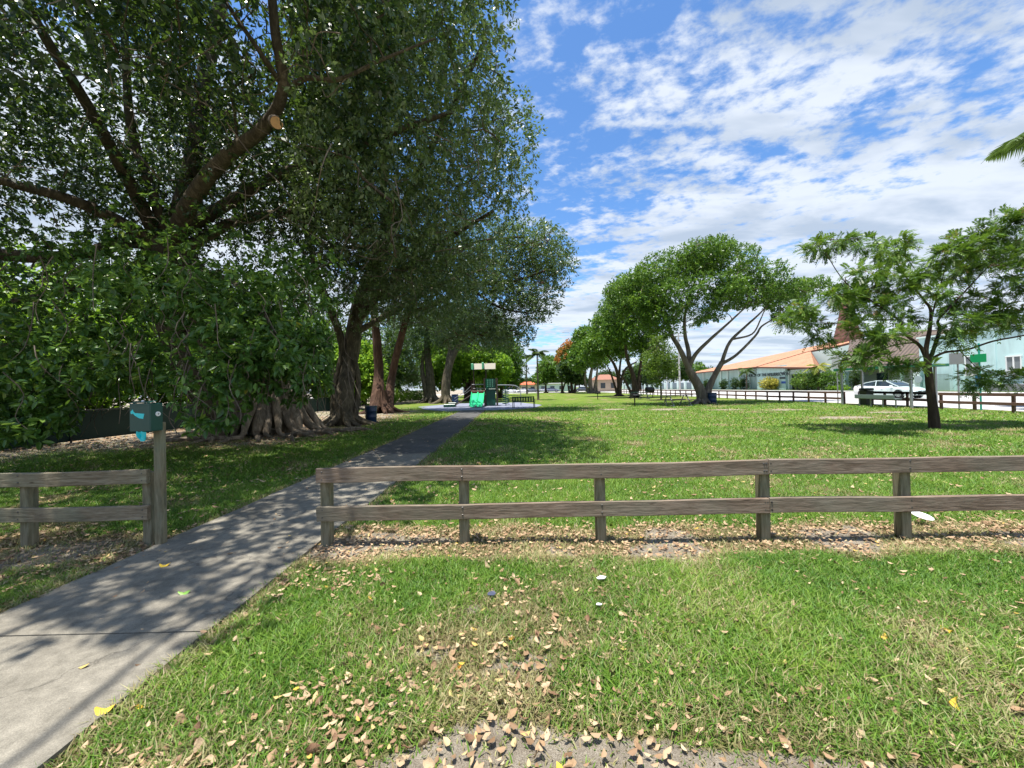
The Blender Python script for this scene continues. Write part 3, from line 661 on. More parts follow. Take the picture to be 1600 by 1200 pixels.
def extraA(e, b):
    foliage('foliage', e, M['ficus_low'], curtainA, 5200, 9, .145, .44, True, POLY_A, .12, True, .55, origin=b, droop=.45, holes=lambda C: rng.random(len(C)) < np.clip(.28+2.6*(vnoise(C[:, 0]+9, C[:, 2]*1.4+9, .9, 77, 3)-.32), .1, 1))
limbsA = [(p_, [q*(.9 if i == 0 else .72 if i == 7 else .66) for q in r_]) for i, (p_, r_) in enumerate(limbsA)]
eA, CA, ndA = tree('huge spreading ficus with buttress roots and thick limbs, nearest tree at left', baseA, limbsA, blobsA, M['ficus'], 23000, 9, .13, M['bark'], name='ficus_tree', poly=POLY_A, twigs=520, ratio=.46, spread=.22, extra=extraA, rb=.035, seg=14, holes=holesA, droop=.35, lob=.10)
# hanging aerial twigs
mb = MB()
for k in range(230):
    b_ = random.choice(curtainA[:9]); c = np.array(b_[0]); v = np.array([random.uniform(-1, 1)*b_[1][0], random.uniform(-1, 1)*b_[1][1], random.uniform(-.2, 1)*b_[1][2]]); p = c+v-np.array([baseA[0], baseA[1], 0]); l = random.uniform(.5, 1.4)
    q = np.array([random.gauss(0, .22), random.gauss(0, .15), -1])*l
    if p[2]+q[2] < .5: continue
    mb.tube(*smooth_path([p, p+q*.35+np.array([random.gauss(0, .1), random.gauss(0, .1), 0]), p+q*.7, p+q+np.array([random.gauss(0, .12), 0, .1])], [.010, .008, .006, .004], 3), 4, False)
tag(mb.build('hanging_twigs', M['bark_light'], eA, True), kind='stuff')
# buttress roots
mb = MB()
for k in range(17):
    a = -pi*1.06+pi*1.12*k/16+random.uniform(-.06, .06); r = 1.0+random.random()*.25; zt = random.uniform(1.3, 2.3); far = random.uniform(1.1, 1.9)
    ca, sa = cos(a)*1.05, sin(a)
    P_ = [(ca*r*.75, sa*r*.75, zt), (ca*r*1.0, sa*r*1.0, zt*.55), (ca*(r+.38), sa*(r+.38), zt*.22), (ca*(r+far*.45), sa*(r+far*.45), .09), (ca*(r+far)+random.uniform(-.3, .3), sa*(r+far)*.8, -.10)]
    w = random.uniform(.13, .27); mb.tube(*smooth_path(P_, [w*.8, w*1.1, w*.85, w*.5, w*.22], 5), 9, False, .06)
for k in range(14):
    a = -pi*1.0+pi*k/13+random.uniform(-.1, .1); r0_ = random.uniform(1.6, 2.6); p0 = np.array([cos(a)*r0_*1.2, sin(a)*r0_, .03]); d_ = np.array([cos(a+random.uniform(-.6, .6)), sin(a+random.uniform(-.6, .6)), 0])*random.uniform(.8, 2)
    mb.tube(*smooth_path([p0, p0+d_*.4+np.array([0, 0, .05]), p0+d_*.75, p0+d_+np.array([0, 0, -.08])], [.10, .08, .06, .03], 4), 6, False, .08)
mb.build('buttress_root', M['bark_grey'], eA, True)
# sawn stub on the right limb
st = W(432, 192, 7.75)-np.array([baseA[0], baseA[1], 0]); dr_ = (CAM-W(432, 192, 7.9)); dr_ /= np.linalg.norm(dr_); dr_ = dr_+np.array([.1, 0, .05])
limbpt = W(430, 190, 8.05)-np.array([baseA[0], baseA[1], 0])
so_ = MB().tube([limbpt, st+dr_*.05], [.14, .118], 14).build('sawn_branch_stub', M['bark_light'], eA, True)
fc = MB().tube([st+dr_*.052, st+dr_*.062], [.112, .108], 14).build('cut_face', paint('fresh_cut_wood', (.72, .42, .19), .7, .2, 12), so_)

# --- B: second ficus, trunk by the blue barrel
baseB = G(538, 664)
POLY_B = [(440, -2500), (900, -1500), (850, -400), (845, 0), (862, 60), (872, 150), (858, 230), (836, 320), (800, 380), (770, 440), (758, 495), (720, 520), (660, 535), (620, 520), (600, 545), (560, 560), (520, 530), (470, 450), (440, 300)]
limbsB = [([(baseB[0], baseB[1], -.1), (baseB[0]+.05, baseB[1], 1.3), tuple(W(548, 560, 18.2)), tuple(W(560, 480, 17.8)), tuple(W(590, 400, 17)), tuple(W(620, 300, 16))], [.62, .5, .46, .42, .33, .2]),
          ([(baseB[0]-.45, baseB[1]-.1, -.1), tuple(W(525, 600, 18)), tuple(W(535, 540, 18)), tuple(W(500, 440, 17)), tuple(W(470, 330, 16))], [.25, .24, .24, .2, .12]),
          ([(baseB[0]+.5, baseB[1]-.2, -.1), tuple(W(560, 600, 18)), tuple(W(552, 560, 18))], [.2, .17, .2]),
          L_([(560, 500, 17.8), (620, 430, 16.5), (690, 380, 15), (770, 330, 13)], [.25, .2, .14, .07]),
          L_([(585, 420, 17), (640, 300, 15), (700, 180, 13), (760, 60, 11)], [.22, .18, .13, .07]),
          L_([(600, 380, 17), (600, 240, 14), (610, 100, 12), (600, -60, 10)], [.22, .18, .13, .07]),
          L_([(555, 520, 18), (630, 478, 19), (700, 440, 19), (760, 420, 18)], [.2, .17, .12, .06])]
limbsB = [(p_, [q*.75 for q in r_]) for p_, r_ in limbsB]
blobsB = [bl((-3.6, 9.5, 9.2), (3.9, 4.2, 4.4), 1.25), bl((-5.0, 13.5, 11.5), (5.2, 4.5, 5.5), 1.0), bl((-3.2, 15, 7.2), (4.2, 4, 3.2), 1.0), bl((-7.5, 17, 9), (4.5, 4.5, 5), .6), bl((-1.9, 9.2, 12.3), (2.6, 4, 3.2), .9), B(640, 440, 15.5, 110, 75, 2.5, .8), B(800, 250, 14, 60, 80, 3, .8)]
def holesB(C):
    n = vnoise(C[:, 0]*1.0+40, C[:, 2]*1.2+C[:, 1]*.3+10, .8, 131, 3); return rng.random(len(C)) < np.clip(.45+1.9*(n-.30), .25, 1)
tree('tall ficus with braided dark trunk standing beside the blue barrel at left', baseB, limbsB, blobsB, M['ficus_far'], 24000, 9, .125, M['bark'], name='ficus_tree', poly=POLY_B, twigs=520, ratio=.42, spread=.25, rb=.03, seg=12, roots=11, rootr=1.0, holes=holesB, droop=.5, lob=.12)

def fine_twigs(e, base, blobs, n, mat, rr=.012, ln=(.5, 1.5), poly=None, name='fine_twigs'):
    C, out = sample_blobs(blobs, n*2, .12); px, py, z = proj(C); C = C[inpoly(px+105, py, poly) & (z > .5) & (np.hypot(px-432, py-180) > 70)][:n]; mb = MB(); b = np.array([base[0], base[1], 0])
    for c in C:
        l = random.uniform(*ln); d_ = np.array([random.gauss(0, 1), random.gauss(0, .6), random.gauss(-.3, .8)]); d_ /= np.linalg.norm(d_); p = c-b; w = np.array([random.gauss(0, .15), random.gauss(0, .15), random.gauss(0, .15)])*l
        mb.tube(*smooth_path([p, p+d_*l*.4+w, p+d_*l*.75-w*.5, p+d_*l], [rr, rr*.8, rr*.6, rr*.3], 3), 4, False)
        if random.random() < .6: q = p+d_*l*.4+w; mb.tube([q, q+(d_+np.array([random.gauss(0, .6), 0, random.gauss(0, .6)]))*l*.3], [rr*.6, rr*.25], 4, False)
    return tag(mb.build(name, mat, e, True), kind='stuff')
eB = [o for o in COL.objects if o.get('label', '').startswith('tall ficus with braided')][0]
fine_twigs(eB, (eB.location.x, eB.location.y), blobsB, 420, M['bark_light'], .013, (.6, 1.8), POLY_B)
fine_twigs(eA, (eA.location.x, eA.location.y), blobsA[:3], 380, M['bark_light'], .012, (.6, 1.6), POLY_A)
# --- C: tree with two reddish trunks
baseC = G(597, 645)
POLY_C = [(560, 240), (700, 250), (830, 330), (868, 345), (900, 378), (912, 412), (885, 440), (892, 462), (874, 492), (850, 532), (825, 535), (800, 548), (770, 540), (735, 552), (700, 560), (650, 530), (610, 540), (560, 520)]
limbsC = [([(baseC[0]-.45, baseC[1], -.1), tuple(W(592, 590, 28.5)), tuple(W(590, 540, 28.3)), tuple(W(585, 470, 28)), tuple(W(600, 380, 27))], [.68, .48, .42, .36, .2]),
          ([(baseC[0]+.5, baseC[1]-.2, -.1), tuple(W(612, 590, 28)), tuple(W(630, 515, 27.5)), tuple(W(650, 455, 27)), tuple(W(690, 420, 26))], [.55, .38, .33, .3, .18]),
          L_([(640, 490, 27.4), (690, 470, 27), (740, 445, 26), (800, 440, 25), (860, 420, 24)], [.28, .25, .2, .14, .06]),
          L_([(735, 450, 26), (780, 480, 25.5), (830, 490, 25)], [.14, .1, .05]),
          L_([(690, 420, 26), (740, 380, 25), (820, 370, 24)], [.18, .13, .06])]
limbsC = [(p_, [q*.72 for q in r_]) for p_, r_ in limbsC]
blobsC = [B(740, 400, 26, 110, 65, 4), B(835, 385, 25, 62, 40, 3.5, 1.2), B(865, 420, 25, 46, 34, 3, 1.2), B(830, 470, 25, 52, 38, 3, 1.2), B(770, 450, 26, 70, 50, 3.5), B(670, 440, 27, 80, 70, 4), B(600, 440, 27, 60, 80, 4), B(735, 515, 27, 65, 38, 3.5, 1.1), B(800, 520, 26, 40, 28, 3, 1.1)]
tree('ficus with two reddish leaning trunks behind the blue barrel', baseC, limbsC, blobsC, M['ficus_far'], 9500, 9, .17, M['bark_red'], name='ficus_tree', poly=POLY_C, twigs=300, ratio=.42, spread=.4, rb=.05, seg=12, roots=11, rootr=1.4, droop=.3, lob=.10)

# --- D, E: trees beyond the lawn at left of the play area
def simple_tree(label, px, py, stems, blobs, mat, N, L, bark, group=None, rad=.3, per=6, name='tree', twigs=70, roots=6, rootr=.5, rb=.05, spread=.5, cat='tree', ratio=.5, droop=.1, d=None):
    g = G(px, py) if d is None else W(px, py, d); g = np.array([g[0], g[1], 0])
    limbs = []
    for s in stems:
        pts = [(g[0]+(s[0][0]-px)*g[1]/F, g[1], -.1)]+[tuple(W(a, b, g[1]+(c if True else 0))) for a, b, c in s[1:]]
        r = [rad*.68*s[0][1]*(1-.72*i/(len(s)-1)) for i in range(len(s))]; limbs.append((pts, r))
    bb = [B(a, b, g[1]+c, rx, ry, rd) for a, b, c, rx, ry, rd in blobs]
    return tree(label, g, limbs, bb, mat, N, per, L, bark, group, name=name, twigs=twigs, spread=spread, rb=rb, roots=roots, rootr=rootr, cat=cat, ratio=ratio, droop=droop, seg=9)
simple_tree('grey trunked feathery tree with flared roots, left of the twin pair', 674, 629, [[(674, 1), (672, 590, 0), (667, 540, 0), (670, 500, 0)], [(670, .6), (660, 580, 0), (662, 550, 0)]],
            [(650, 520, 0, 55, 45, 3), (625, 565, 3, 35, 35, 3), (690, 500, 0, 50, 40, 3), (640, 590, 6, 25, 18, 3)], M['feather'], 3400, .32, M['bark'], 'feathery trees beyond the lawn', rad=1.0, rootr=1.3, roots=8, ratio=.16, per=12, spread=.9, twigs=120)
simple_tree('leaning grey trunked feathery tree right of the twin pair, behind the bin', 697, 630, [[(697, 1), (697, 595, 0), (706, 560, 0), (725, 525, 0), (745, 500, 0)], [(697, .7), (700, 570, 0), (705, 530, 0), (700, 490, 0)]],
            [(730, 500, 0, 55, 40, 3), (700, 530, 2, 30, 30, 3), (770, 520, 2, 35, 40, 3)], M['feather'], 2600, .32, M['bark'], 'feathery trees beyond the lawn', rad=.85, rootr=1.2, roots=8, ratio=.16, per=12, spread=.9, twigs=120)
simple_tree('bright yellow green broadleaf tree behind the playground', 735, 626, [[(737, 1), (737, 600, 0), (735, 575, 0), (730, 550, 0)], [(730, .8), (728, 600, 0), (715, 575, 0)]],
            [(740, 565, 0, 45, 30, 3), (700, 580, 0, 38, 30, 3), (770, 575, 2, 35, 30, 3), (680, 560, 4, 25, 25, 3)], M['bright'], 2800, .42, M['bark_dark'], None, rad=.9, ratio=.6)
simple_tree('dark green tree hanging low right of the playground tower', 783, 622, [[(783, 1), (783, 600, 0), (780, 575, 0)], [(781, .7), (775, 600, 0), (765, 580, 0)]],
            [(790, 560, 0, 30, 38, 3), (775, 590, 0, 30, 22, 3), (805, 590, 0, 14, 18, 2), (745, 598, 0, 22, 12, 2)], M['mid'], 2400, .36, M['bark_dark'], None, rad=.5)

# --- background greenery at left, beyond the lot line
bgsp = [(-26, 4, 5, 4, 5, 'mid', 'green tree beyond the mesh fence level with the near fence'), (-19.5, 18, 4, 3, 4, 'bright', 'bright green shrubby tree behind the big ficus roots'), (-13.5, 33, 2.6, 2.2, 3.2, 'bright', 'bright yellow green sapling between the braided and the reddish trunks'), (-24, 8, 5.5, 5, 5, 'dark', 'dark tree beyond the mesh fence, far left'), (-21, 14, 4.5, 4, 4.5, 'bright', 'sunlit bright green tree showing through the foliage at left'), (-24, 22, 6, 6, 6, 'dark', 'dark tall tree beyond the mesh fence behind the ficus'),
        (-17.5, 25, 3.4, 3, 3.4, 'bright', 'bright green shrubby tree behind the braided trunk'), (-22, 35, 7, 6, 7, 'mid', 'wide green tree behind the reddish trunks'), (-17, 44, 5, 5, 5, 'dark', 'dark rounded tree beyond the clipped hedge'), (-18, 60, 8, 8, 8, 'mid', 'large green tree far behind the feathery trees'), (-4, 78, 7, 5, 8, 'dark', 'dark tree far behind the playground'), (-12, 72, 7, 6, 9, 'mid', 'green tree far behind the twin grey trunks'), (-33, 12, 6, 6, 7, 'mid', 'green tree far back at the left edge'),
        (-29, 48, 8, 7, 9, 'dark', 'tall dark tree in the far left background')]
for (x, y, rx, ry, rz, mt, lb) in bgsp:
    zc = rz*.85+.9
    tree(lb, (x, y), [([(x, y, -.1), (x+.2, y, zc*.5), (x+.4, y, zc)], [.35, .28, .12]), ([(x, y, zc*.4), (x-rx*.4, y-.4, zc)], [.2, .07]), ([(x, y, zc*.4), (x+rx*.45, y-.4, zc*1.1)], [.2, .07])],
         [bl((x, y, zc), (rx, ry, rz*.8)), bl((x-rx*.5, y-1, zc*.7), (rx*.6, ry*.6, rz*.55)), bl((x+rx*.5, y-1, zc*.75), (rx*.6, ry*.6, rz*.55))], M[mt], 1700 if y < 50 else 1500, 7, .26 if y < 30 else .40, M['bark_dark'], 'trees beyond the lot line', twigs=40, spread=.5, rb=.04)

# --- R1: broad tree with the leaning forked trunk
b1 = G(1098, 631); d1 = b1[1]
limbs1 = [([(b1[0], d1, -.15), tuple(W(1095, 612, d1)), tuple(W(1086, 594, d1)), tuple(W(1075, 576, d1))], [.52, .46, .40, .33]),
          L_([(1078, 580, d1), (1062, 545, d1), (1050, 525, d1), (1040, 500, d1), (1020, 470, d1-.5)], [.28, .22, .18, .14, .08]),
          L_([(1077, 578, d1), (1076, 550, d1+.3), (1070, 520, d1+.6), (1072, 480, d1+1), (1090, 430, d1+1)], [.25, .2, .16, .12, .07]),
          L_([(1078, 570, d1), (1088, 552, d1-.3), (1110, 530, d1-.6), (1138, 505, d1-.8), (1165, 480, d1-1)], [.22, .18, .14, .1, .05]),
          L_([(1103, 618, d1), (1114, 592, d1), (1128, 566, d1)], [.34, .27, .22]),
          L_([(1128, 566, d1), (1140, 535, d1), (1165, 510, d1), (1185, 492, d1), (1206, 470, d1)], [.18, .14, .11, .08, .04]),
          L_([(1128, 568, d1), (1150, 555, d1-.4), (1180, 525, d1-.5), (1190, 510, d1-.5), (1212, 495, d1-.6), (1232, 470, d1-.6)], [.17, .13, .1, .08, .06, .03]),
          L_([(1145, 530, d1), (1175, 522, d1+.5), (1188, 500, d1+.5), (1196, 480, d1+.4)], [.1, .08, .06, .03])]
limbs1 = [(p_, [q*.78 for q in r_]) for p_, r_ in limbs1]
blobs1 = [B(1090, 405, d1, 62, 26, 3.4), B(1045, 420, d1, 52, 28, 3), B(1130, 405, d1+1, 50, 26, 3), B(1005, 440, d1, 35, 26, 2.5), B(965, 455, d1+1, 22, 18, 2), B(1180, 430, d1, 48, 24, 3), B(1225, 460, d1, 36, 24, 2.6), B(1262, 450, d1, 24, 18, 2), B(1240, 490, d1, 28, 14, 2),
          B(1060, 460, d1-1, 60, 26, 3), B(1110, 450, d1-1.5, 60, 26, 2.5), B(1160, 462, d1, 50, 22, 3), B(1030, 495, d1-.5, 34, 28, 2.4), B(1085, 490, d1+1, 48, 20, 2.6), B(975, 480, d1+1, 26, 22, 2), B(1000, 470, d1-.5, 26, 20, 2), B(1052, 520, d1, 22, 14, 1.6)]
def holes1(C):
    n = vnoise(C[:, 0]+40, C[:, 2]*1.7+C[:, 1]*.6+10, .85, 151, 3); return rng.random(len(C)) < np.clip(.22+4.2*(n-.39), .06, 1)
tree('broad flat crowned tree with leaning forked trunk beside a blue bin', b1, limbs1, blobs1, M['mid'], 17000, 9, .165, M['bark_light'], twigs=260, spread=.35, rb=.045, seg=12, holes=holes1, shell=.33, roots=7, rootr=.6)

# --- R2: near small tree at right
b2 = G(1461, 669); d2 = b2[1]
limbs2 = [([(b2[0], d2, -.15), tuple(W(1457, 635, d2)), tuple(W(1452, 595, d2)), tuple(W(1449, 565, d2))], [.150, .112, .095, .088]),
          L_([(1449, 568, d2), (1447, 546, d2), (1453, 512, d2), (1454, 484, d2), (1443, 468, d2), (1416, 433, d2-.2), (1395, 400, d2-.3)], [.13, .11, .085, .07, .05, .035, .02]),
          L_([(1451, 565, d2), (1458, 548, d2), (1468, 515, d2+.2), (1466, 500, d2+.2), (1490, 474, d2+.2), (1521, 441, d2+.3), (1560, 400, d2+.4)], [.11, .09, .075, .06, .045, .03, .02]),
          L_([(1447, 560, d2), (1437, 540, d2), (1413, 521, d2-.3), (1405, 501, d2-.4), (1362, 470, d2-.5), (1320, 440, d2-.6), (1290, 395, d2-.6)], [.10, .08, .06, .05, .03, .022, .015]),
          L_([(1452, 563, d2), (1475, 551, d2-.2), (1512, 546, d2-.3), (1552, 533, d2-.4), (1600, 524, d2-.4), (1660, 510, d2-.4)], [.07, .055, .045, .04, .035, .02]),
          L_([(1500, 548, d2-.3), (1514, 562, d2-.3), (1530, 576, d2-.3), (1570, 588, d2-.3)], [.025, .018, .014, .008]),
          L_([(1452, 600, d2), (1446, 583, d2), (1440, 572, d2)], [.05, .04, .02]),
          L_([(1430, 535, d2), (1395, 540, d2-.2), (1350, 558, d2-.3), (1325, 570, d2-.3)], [.04, .03, .02, .01]),
          L_([(1400, 500, d2), (1350, 500, d2+.2), (1290, 505, d2+.2), (1240, 490, d2+.2)], [.035, .028, .02, .01]),
          L_([(1455, 500, d2), (1465, 460, d2), (1480, 410, d2)], [.04, .03, .015]),
          L_([(1480, 490, d2), (1530, 490, d2), (1590, 470, d2)], [.04, .03, .015])]
limbs2 = [limbs2[0]]+[(p_, [q*.62 for q in r_]) for p_, r_ in limbs2[1:]]
bs2 = [(1278, 388, 26, 12), (1312, 376, 24, 12), (1345, 384, 24, 10), (1385, 388, 26, 18), (1400, 415, 24, 16), (1350, 425, 32, 13), (1445, 425, 30, 18), (1405, 440, 22, 14), (1360, 450, 36, 16), (1330, 460, 26, 12), (1490, 395, 36, 20), (1530, 375, 40, 22), (1580, 350, 34, 24), (1560, 400, 40, 18), (1510, 425, 34, 14),
       (1300, 465, 34, 12), (1255, 480, 26, 12), (1236, 497, 18, 12), (1270, 505, 22, 8), (1283, 524, 16, 12), (1335, 488, 30, 12), (1385, 478, 24, 14), (1400, 500, 26, 12), (1375, 525, 30, 12), (1340, 510, 20, 8), (1365, 558, 40, 13), (1330, 562, 22, 12), (1400, 570, 26, 7), (1500, 470, 30, 14), (1475, 500, 22, 12), (1510, 505, 34, 14), (1490, 530, 24, 10), (1560, 480, 32, 20), (1550, 505, 28, 10), (1590, 440, 22, 16), (1600, 500, 30, 14), (1535, 590, 24, 14), (1580, 592, 24, 12), (1440, 575, 14, 6), (1620, 400, 40, 40), (1650, 460, 50, 40), (1455, 455, 20, 10)]
blobs2 = [B(a, b, d2+random.uniform(-1.3, 1.3)*(.3 if b > 560 else 1), rx, ry, .55) for a, b, rx, ry in bs2]
tree('small open crowned tree with slim trunk standing alone on the right lawn', b2, limbs2, blobs2, M['redtip'], 880, 17, .18, M['bark_dark'], twigs=420, spread=.22, rb=.018, ratio=-1, shell=.6, six=True, droop=.25)

# --- the row of trees running away on the right
row = [
 ('tall dark tree with three stems left of the broad tree', 992, 617.5, [[(992, 1), (990, 590, 0), (980, 560, 0), (975, 520, 0)], [(993, .8), (1000, 580, 0), (1004, 540, 0)], [(990, .5), (975, 592, 0), (962, 580, 0)]], [(985, 455, 0, 40, 30, 3.5), (1010, 480, 0, 34, 34, 3), (960, 480, 0, 26, 26, 3), (985, 510, 0, 48, 34, 3.5), (1010, 540, 0, 26, 22, 3), (955, 525, 1, 22, 22, 3)], 'mid', 4200, .30, 'bark_dark', .55, 46),
 ('dark tree with fanned branches left of the three stemmed tree', 967, 619, [[(967, 1), (967, 595, 0), (960, 570, 0), (945, 550, 0)], [(967, .7), (975, 580, 0), (995, 565, 0)], [(967, .7), (968, 580, 0), (972, 550, 0)], [(966, .5), (955, 585, 0), (948, 570, 0)]], [(950, 530, 0, 32, 28, 3.5), (925, 545, 0, 24, 26, 3), (970, 545, 0, 26, 20, 3), (945, 505, 1, 26, 20, 3)], 'mid', 2600, .34, 'bark_dark', .55, None),
 ('multi trunked tree with grey green crown in the row', 926, 614.6, [[(924, 1), (922, 595, 0), (925, 575, 0), (930, 555, 0)], [(928, .7), (932, 590, 0), (934, 570, 0)], [(920, .6), (914, 595, 0), (916, 575, 0)], [(933, .5), (932, 600, 0), (934, 580, 0)]], [(920, 545, 0, 26, 28, 4), (905, 560, 0, 20, 24, 4), (935, 560, 0, 20, 18, 3), (915, 525, 0, 22, 16, 3.5)], 'mid', 2300, .5, 'bark_light', .8, None),
 ('small dark round tree in the far part of the row', 894, 612.2, [[(894, 1), (893, 602, 0), (890, 590, 0)], [(898, .7), (899, 600, 0), (900, 588, 0)], [(890, .7), (887, 600, 0)]], [(893, 583, 0, 22, 16, 4), (885, 575, 0, 16, 12, 4), (900, 590, 0, 16, 8, 3)], 'dark', 1500, .6, 'bark_dark', .7, 90),
 ('flame tree with orange blossom in the far row', 879, 612.3, [[(878, 1), (878, 600, 0), (876, 580, 0)], [(878, .7), (885, 590, 0), (890, 570, 0)]], [(890, 556, 0, 22, 20, 5), (880, 570, 0, 18, 18, 5), (902, 545, 0, 14, 14, 4)], 'mid', 1500, .6, 'bark_dark', .5, 96),
 ('round green tree at the far end of the row', 853, 612.3, [[(853, 1), (853, 600, 0), (856, 585, 0)]], [(858, 575, 0, 20, 20, 5), (845, 590, 0, 14, 12, 4), (868, 585, 0, 12, 12, 4)], 'mid', 1500, .6, 'bark_dark', .5, 104)]
for lb, px, py, st_, bb, mt, N, L, bk, rad, dd in row:
    def ex(e, b): pass
    simple_tree(lb, px, py, st_, bb, M[mt], N, L, M[bk], 'row of trees along the right side', rad=rad, d=dd, spread=.7, twigs=90)
ft = [o for o in COL.objects if o.get('label', '').startswith('flame')][0]
foliage('blossom', ft, M['orange'], [B(877, 552, 94, 9, 12, 4), B(872, 562, 94, 7, 8, 4), B(893, 534, 94, 12, 5, 4), B(884, 541, 94, 9, 6, 4)], 150, 6, .5, .6, origin=(ft.location.x, ft.location.y, 0), spread=.6)
simple_tree('slender young tree with thin yellow green crown left of the broad tree', 1033, 625, [[(1033, 1), (1032, 600, 0), (1027, 565, 0), (1025, 530, 0)]], [(1030, 555, 0, 26, 22, 2), (1018, 575, 0, 17, 20, 1.6), (1045, 580, 0, 15, 18, 1.6), (1030, 530, 0, 16, 14, 1.6), (1024, 598, 0, 12, 8, 1.2)], M['yellowtree'], 900, .20, M['bark_light'], None, rad=.14, spread=.5, twigs=100, roots=0, rb=.02)
# far trees beyond the road and at the horizon
far = [(1000, 100, 7, 'dark', 'dark tree beyond the road above the grey wall, left'), (1022, 150, 14, 'mid', 'broad tree far beyond the road above the wall'), (1052, 135, 12, 'dark', 'dark tree between the two light poles'), (1080, 150, 11, 'mid', 'pale green tree beside the roofed hall end'), (948, 170, 9, 'dark', 'dark tree behind the tan house'), (905, 190, 8, 'dark', 'low dark tree far behind the row'), (862, 170, 9, 'mid', 'low tree far behind the parked cars'), (825, 190, 7, 'dark', 'low dark tree behind the red roofed shop, right'),
       (790, 190, 8, 'dark', 'low dark tree behind the red roofed shop, left'), (740, 150, 13, 'mid', 'tall tree far behind the playground slide'), (1110, 150, 8, 'dark', 'dark treetop above the orange roof, far end'), (1205, 120, 7.5, 'dark', 'dark treetop peeking over the orange roof ridge')]
for px, d, h, mt, lb in far:
    x = (px-800)/F*d; r = h*.55
    tree(lb, (x, d), [([(x, d, -.1), (x, d, h*.6)], [.4, .2]), ([(x, d, h*.3), (x+r*.5, d, h*.65)], [.2, .1])], [bl((x, d, h*.62), (r, r, h*.36)), bl((x-r*.6, d, h*.5), (r*.6, r*.6, h*.28)), bl((x+r*.7, d, h*.48), (r*.6, r*.6, h*.26))], M[mt], 900, 6, .75, M['bark_dark'], 'trees on the horizon', twigs=12, spread=1.0, twseg=3)

# --- palms
def palm(label, x, y, h, nf, fl, mat, lean=(0, 0), r=.14, seed=1, group=None, nl=26, trunkmat=None, azs=None, lw=.05):
    rn = random.Random(seed); e = empty('palm_tree', (x, y, 0), 0, label, 'palm', group); top = np.array([lean[0], lean[1], h])
    MB().tube(*smooth_path([(0, 0, -.1), (lean[0]*.3, lean[1]*.3, h*.4), tuple(top)], [r*1.4, r, r*.75], 8), 8, True, .05).build('trunk', trunkmat or M['bark_light'], e, True)
    for k in range(nf):
        a = azs[k] if azs and k < len(azs) else 2*pi*k/nf+rn.uniform(-.2, .2); el = rn.uniform(-.1, 1.1) if not azs else (.6 if k == 0 else rn.uniform(.0, 1.0)); L = fl*rn.uniform(.85, 1.1); V = []; Fs = []; pts = []
        for i in range(nl+1):
            t = i/nl; hd = L*(t*cos(el*.8)); zz = L*(t*sin(el)-.75*t*t*(.6+.4*cos(el))); pts.append(top+np.array([cos(a)*hd, sin(a)*hd, zz]))
        mbf = MB(); mbf.tube(pts[::3], [r*.22*(1-.85*i/len(pts[::3])) for i in range(len(pts[::3]))], 4, False)
        P = []; D = []
        for i in range(3, nl+1):
            t = i/nl; tn = pts[i]-pts[i-1]; tn /= np.linalg.norm(tn); sd = np.cross(tn, (0, 0, 1)); sd /= np.linalg.norm(sd); ll = fl*.30*sin(pi*min(1, t*.93+.12))**.7
            for s_ in (-1, 1):
                for q in (0, .5):
                    p = pts[i-1]*(1-q)+pts[i]*q; dv = tn*.55+sd*s_+np.array([0, 0, -.28+rn.uniform(-.15, .15)]); dv /= np.linalg.norm(dv); w = np.cross(dv, (0, 0, 1)); w = w/np.linalg.norm(w)*lw*.5
                    mbf.add([p-w*.5, p+dv*ll*.4-w, p+dv*ll+np.array([0, 0, -ll*.18]), p+dv*ll*.4+w, p+w*.5], [(0, 1, 2, 3, 4)])
        o = mbf.build('frond', mat, e)
        at = o.data.attributes.new('rnd', 'FLOAT', 'POINT'); at.data.foreach_set('value', [rn.random()]*len(o.data.vertices))
    return e
palm('coconut palm at the right edge with one frond reaching into the sky', 24.0, 15.5, 11.5, 9, 4.2, M['palm'], seed=4, nl=40, azs=[pi*.97, pi*.6, pi*.35, pi*.1, -pi*.1, -pi*.3, -pi*.5, pi*.22, -pi*.2], lw=.07)
g = G(841, 625); palm('slim palm standing alone in the middle distance on the lawn', g[0], g[1], 5.6, 11, 1.9, M['palm'], seed=5, r=.11, lw=.08)
palm('taller thin palm behind the lone slim palm', 23/F*88, 88, 8.4, 10, 2.6, M['palm'], seed=6, r=.16, nl=14, lw=.2)
p = X(1167, 610, 45); palm('small palm in front of the mint wall beside the yellow bush', 45, p[1], 3.9, 10, 2.0, M['palm'], seed=7, nl=14, lw=.14)
p = X(1276, 608, 44.5); palm('yellowish young palm above the green bush by the church entrance', 44.8, p[1], 3.6, 10, 2.0, M['palm_yellow'], seed=8, nl=14, lw=.14)

# --- shrubs
def shrub(label, c, r, mat, N=260, L=.2, name='shrub', group=None, per=6, boxy=False):
    e = empty(name, (c[0], c[1], 0), 0, label, 'shrub', group); mb = MB()
    bb = [bl((c[0], c[1], c[2]), r)]
    if not boxy:
        for k in range(4): a = random.uniform(0, 6.28); bb.append(bl((c[0]+cos(a)*r[0]*.55, c[1]+sin(a)*r[1]*.5, c[2]+random.uniform(-.3, .25)*r[2]), (r[0]*.5, r[1]*.5, r[2]*.55)))
    o, C = foliage('leaves', e, mat, bb, N, per, L, .5, False, None, .15, True, .3 if boxy else .4, origin=(c[0], c[1], 0), holes=lambda C: C[:, 2] > .03)
    st_ = MB()
    for k in range(7):
        q = C[rng.integers(len(C))]-np.array([c[0], c[1], 0]); st_.tube([(random.gauss(0, .1), random.gauss(0, .1), -.05), q*.5+np.array([0, 0, .1]), q], [.035, .025, .01], 5, False)
    st_.build('stems', M['bark_dark'], e); return e
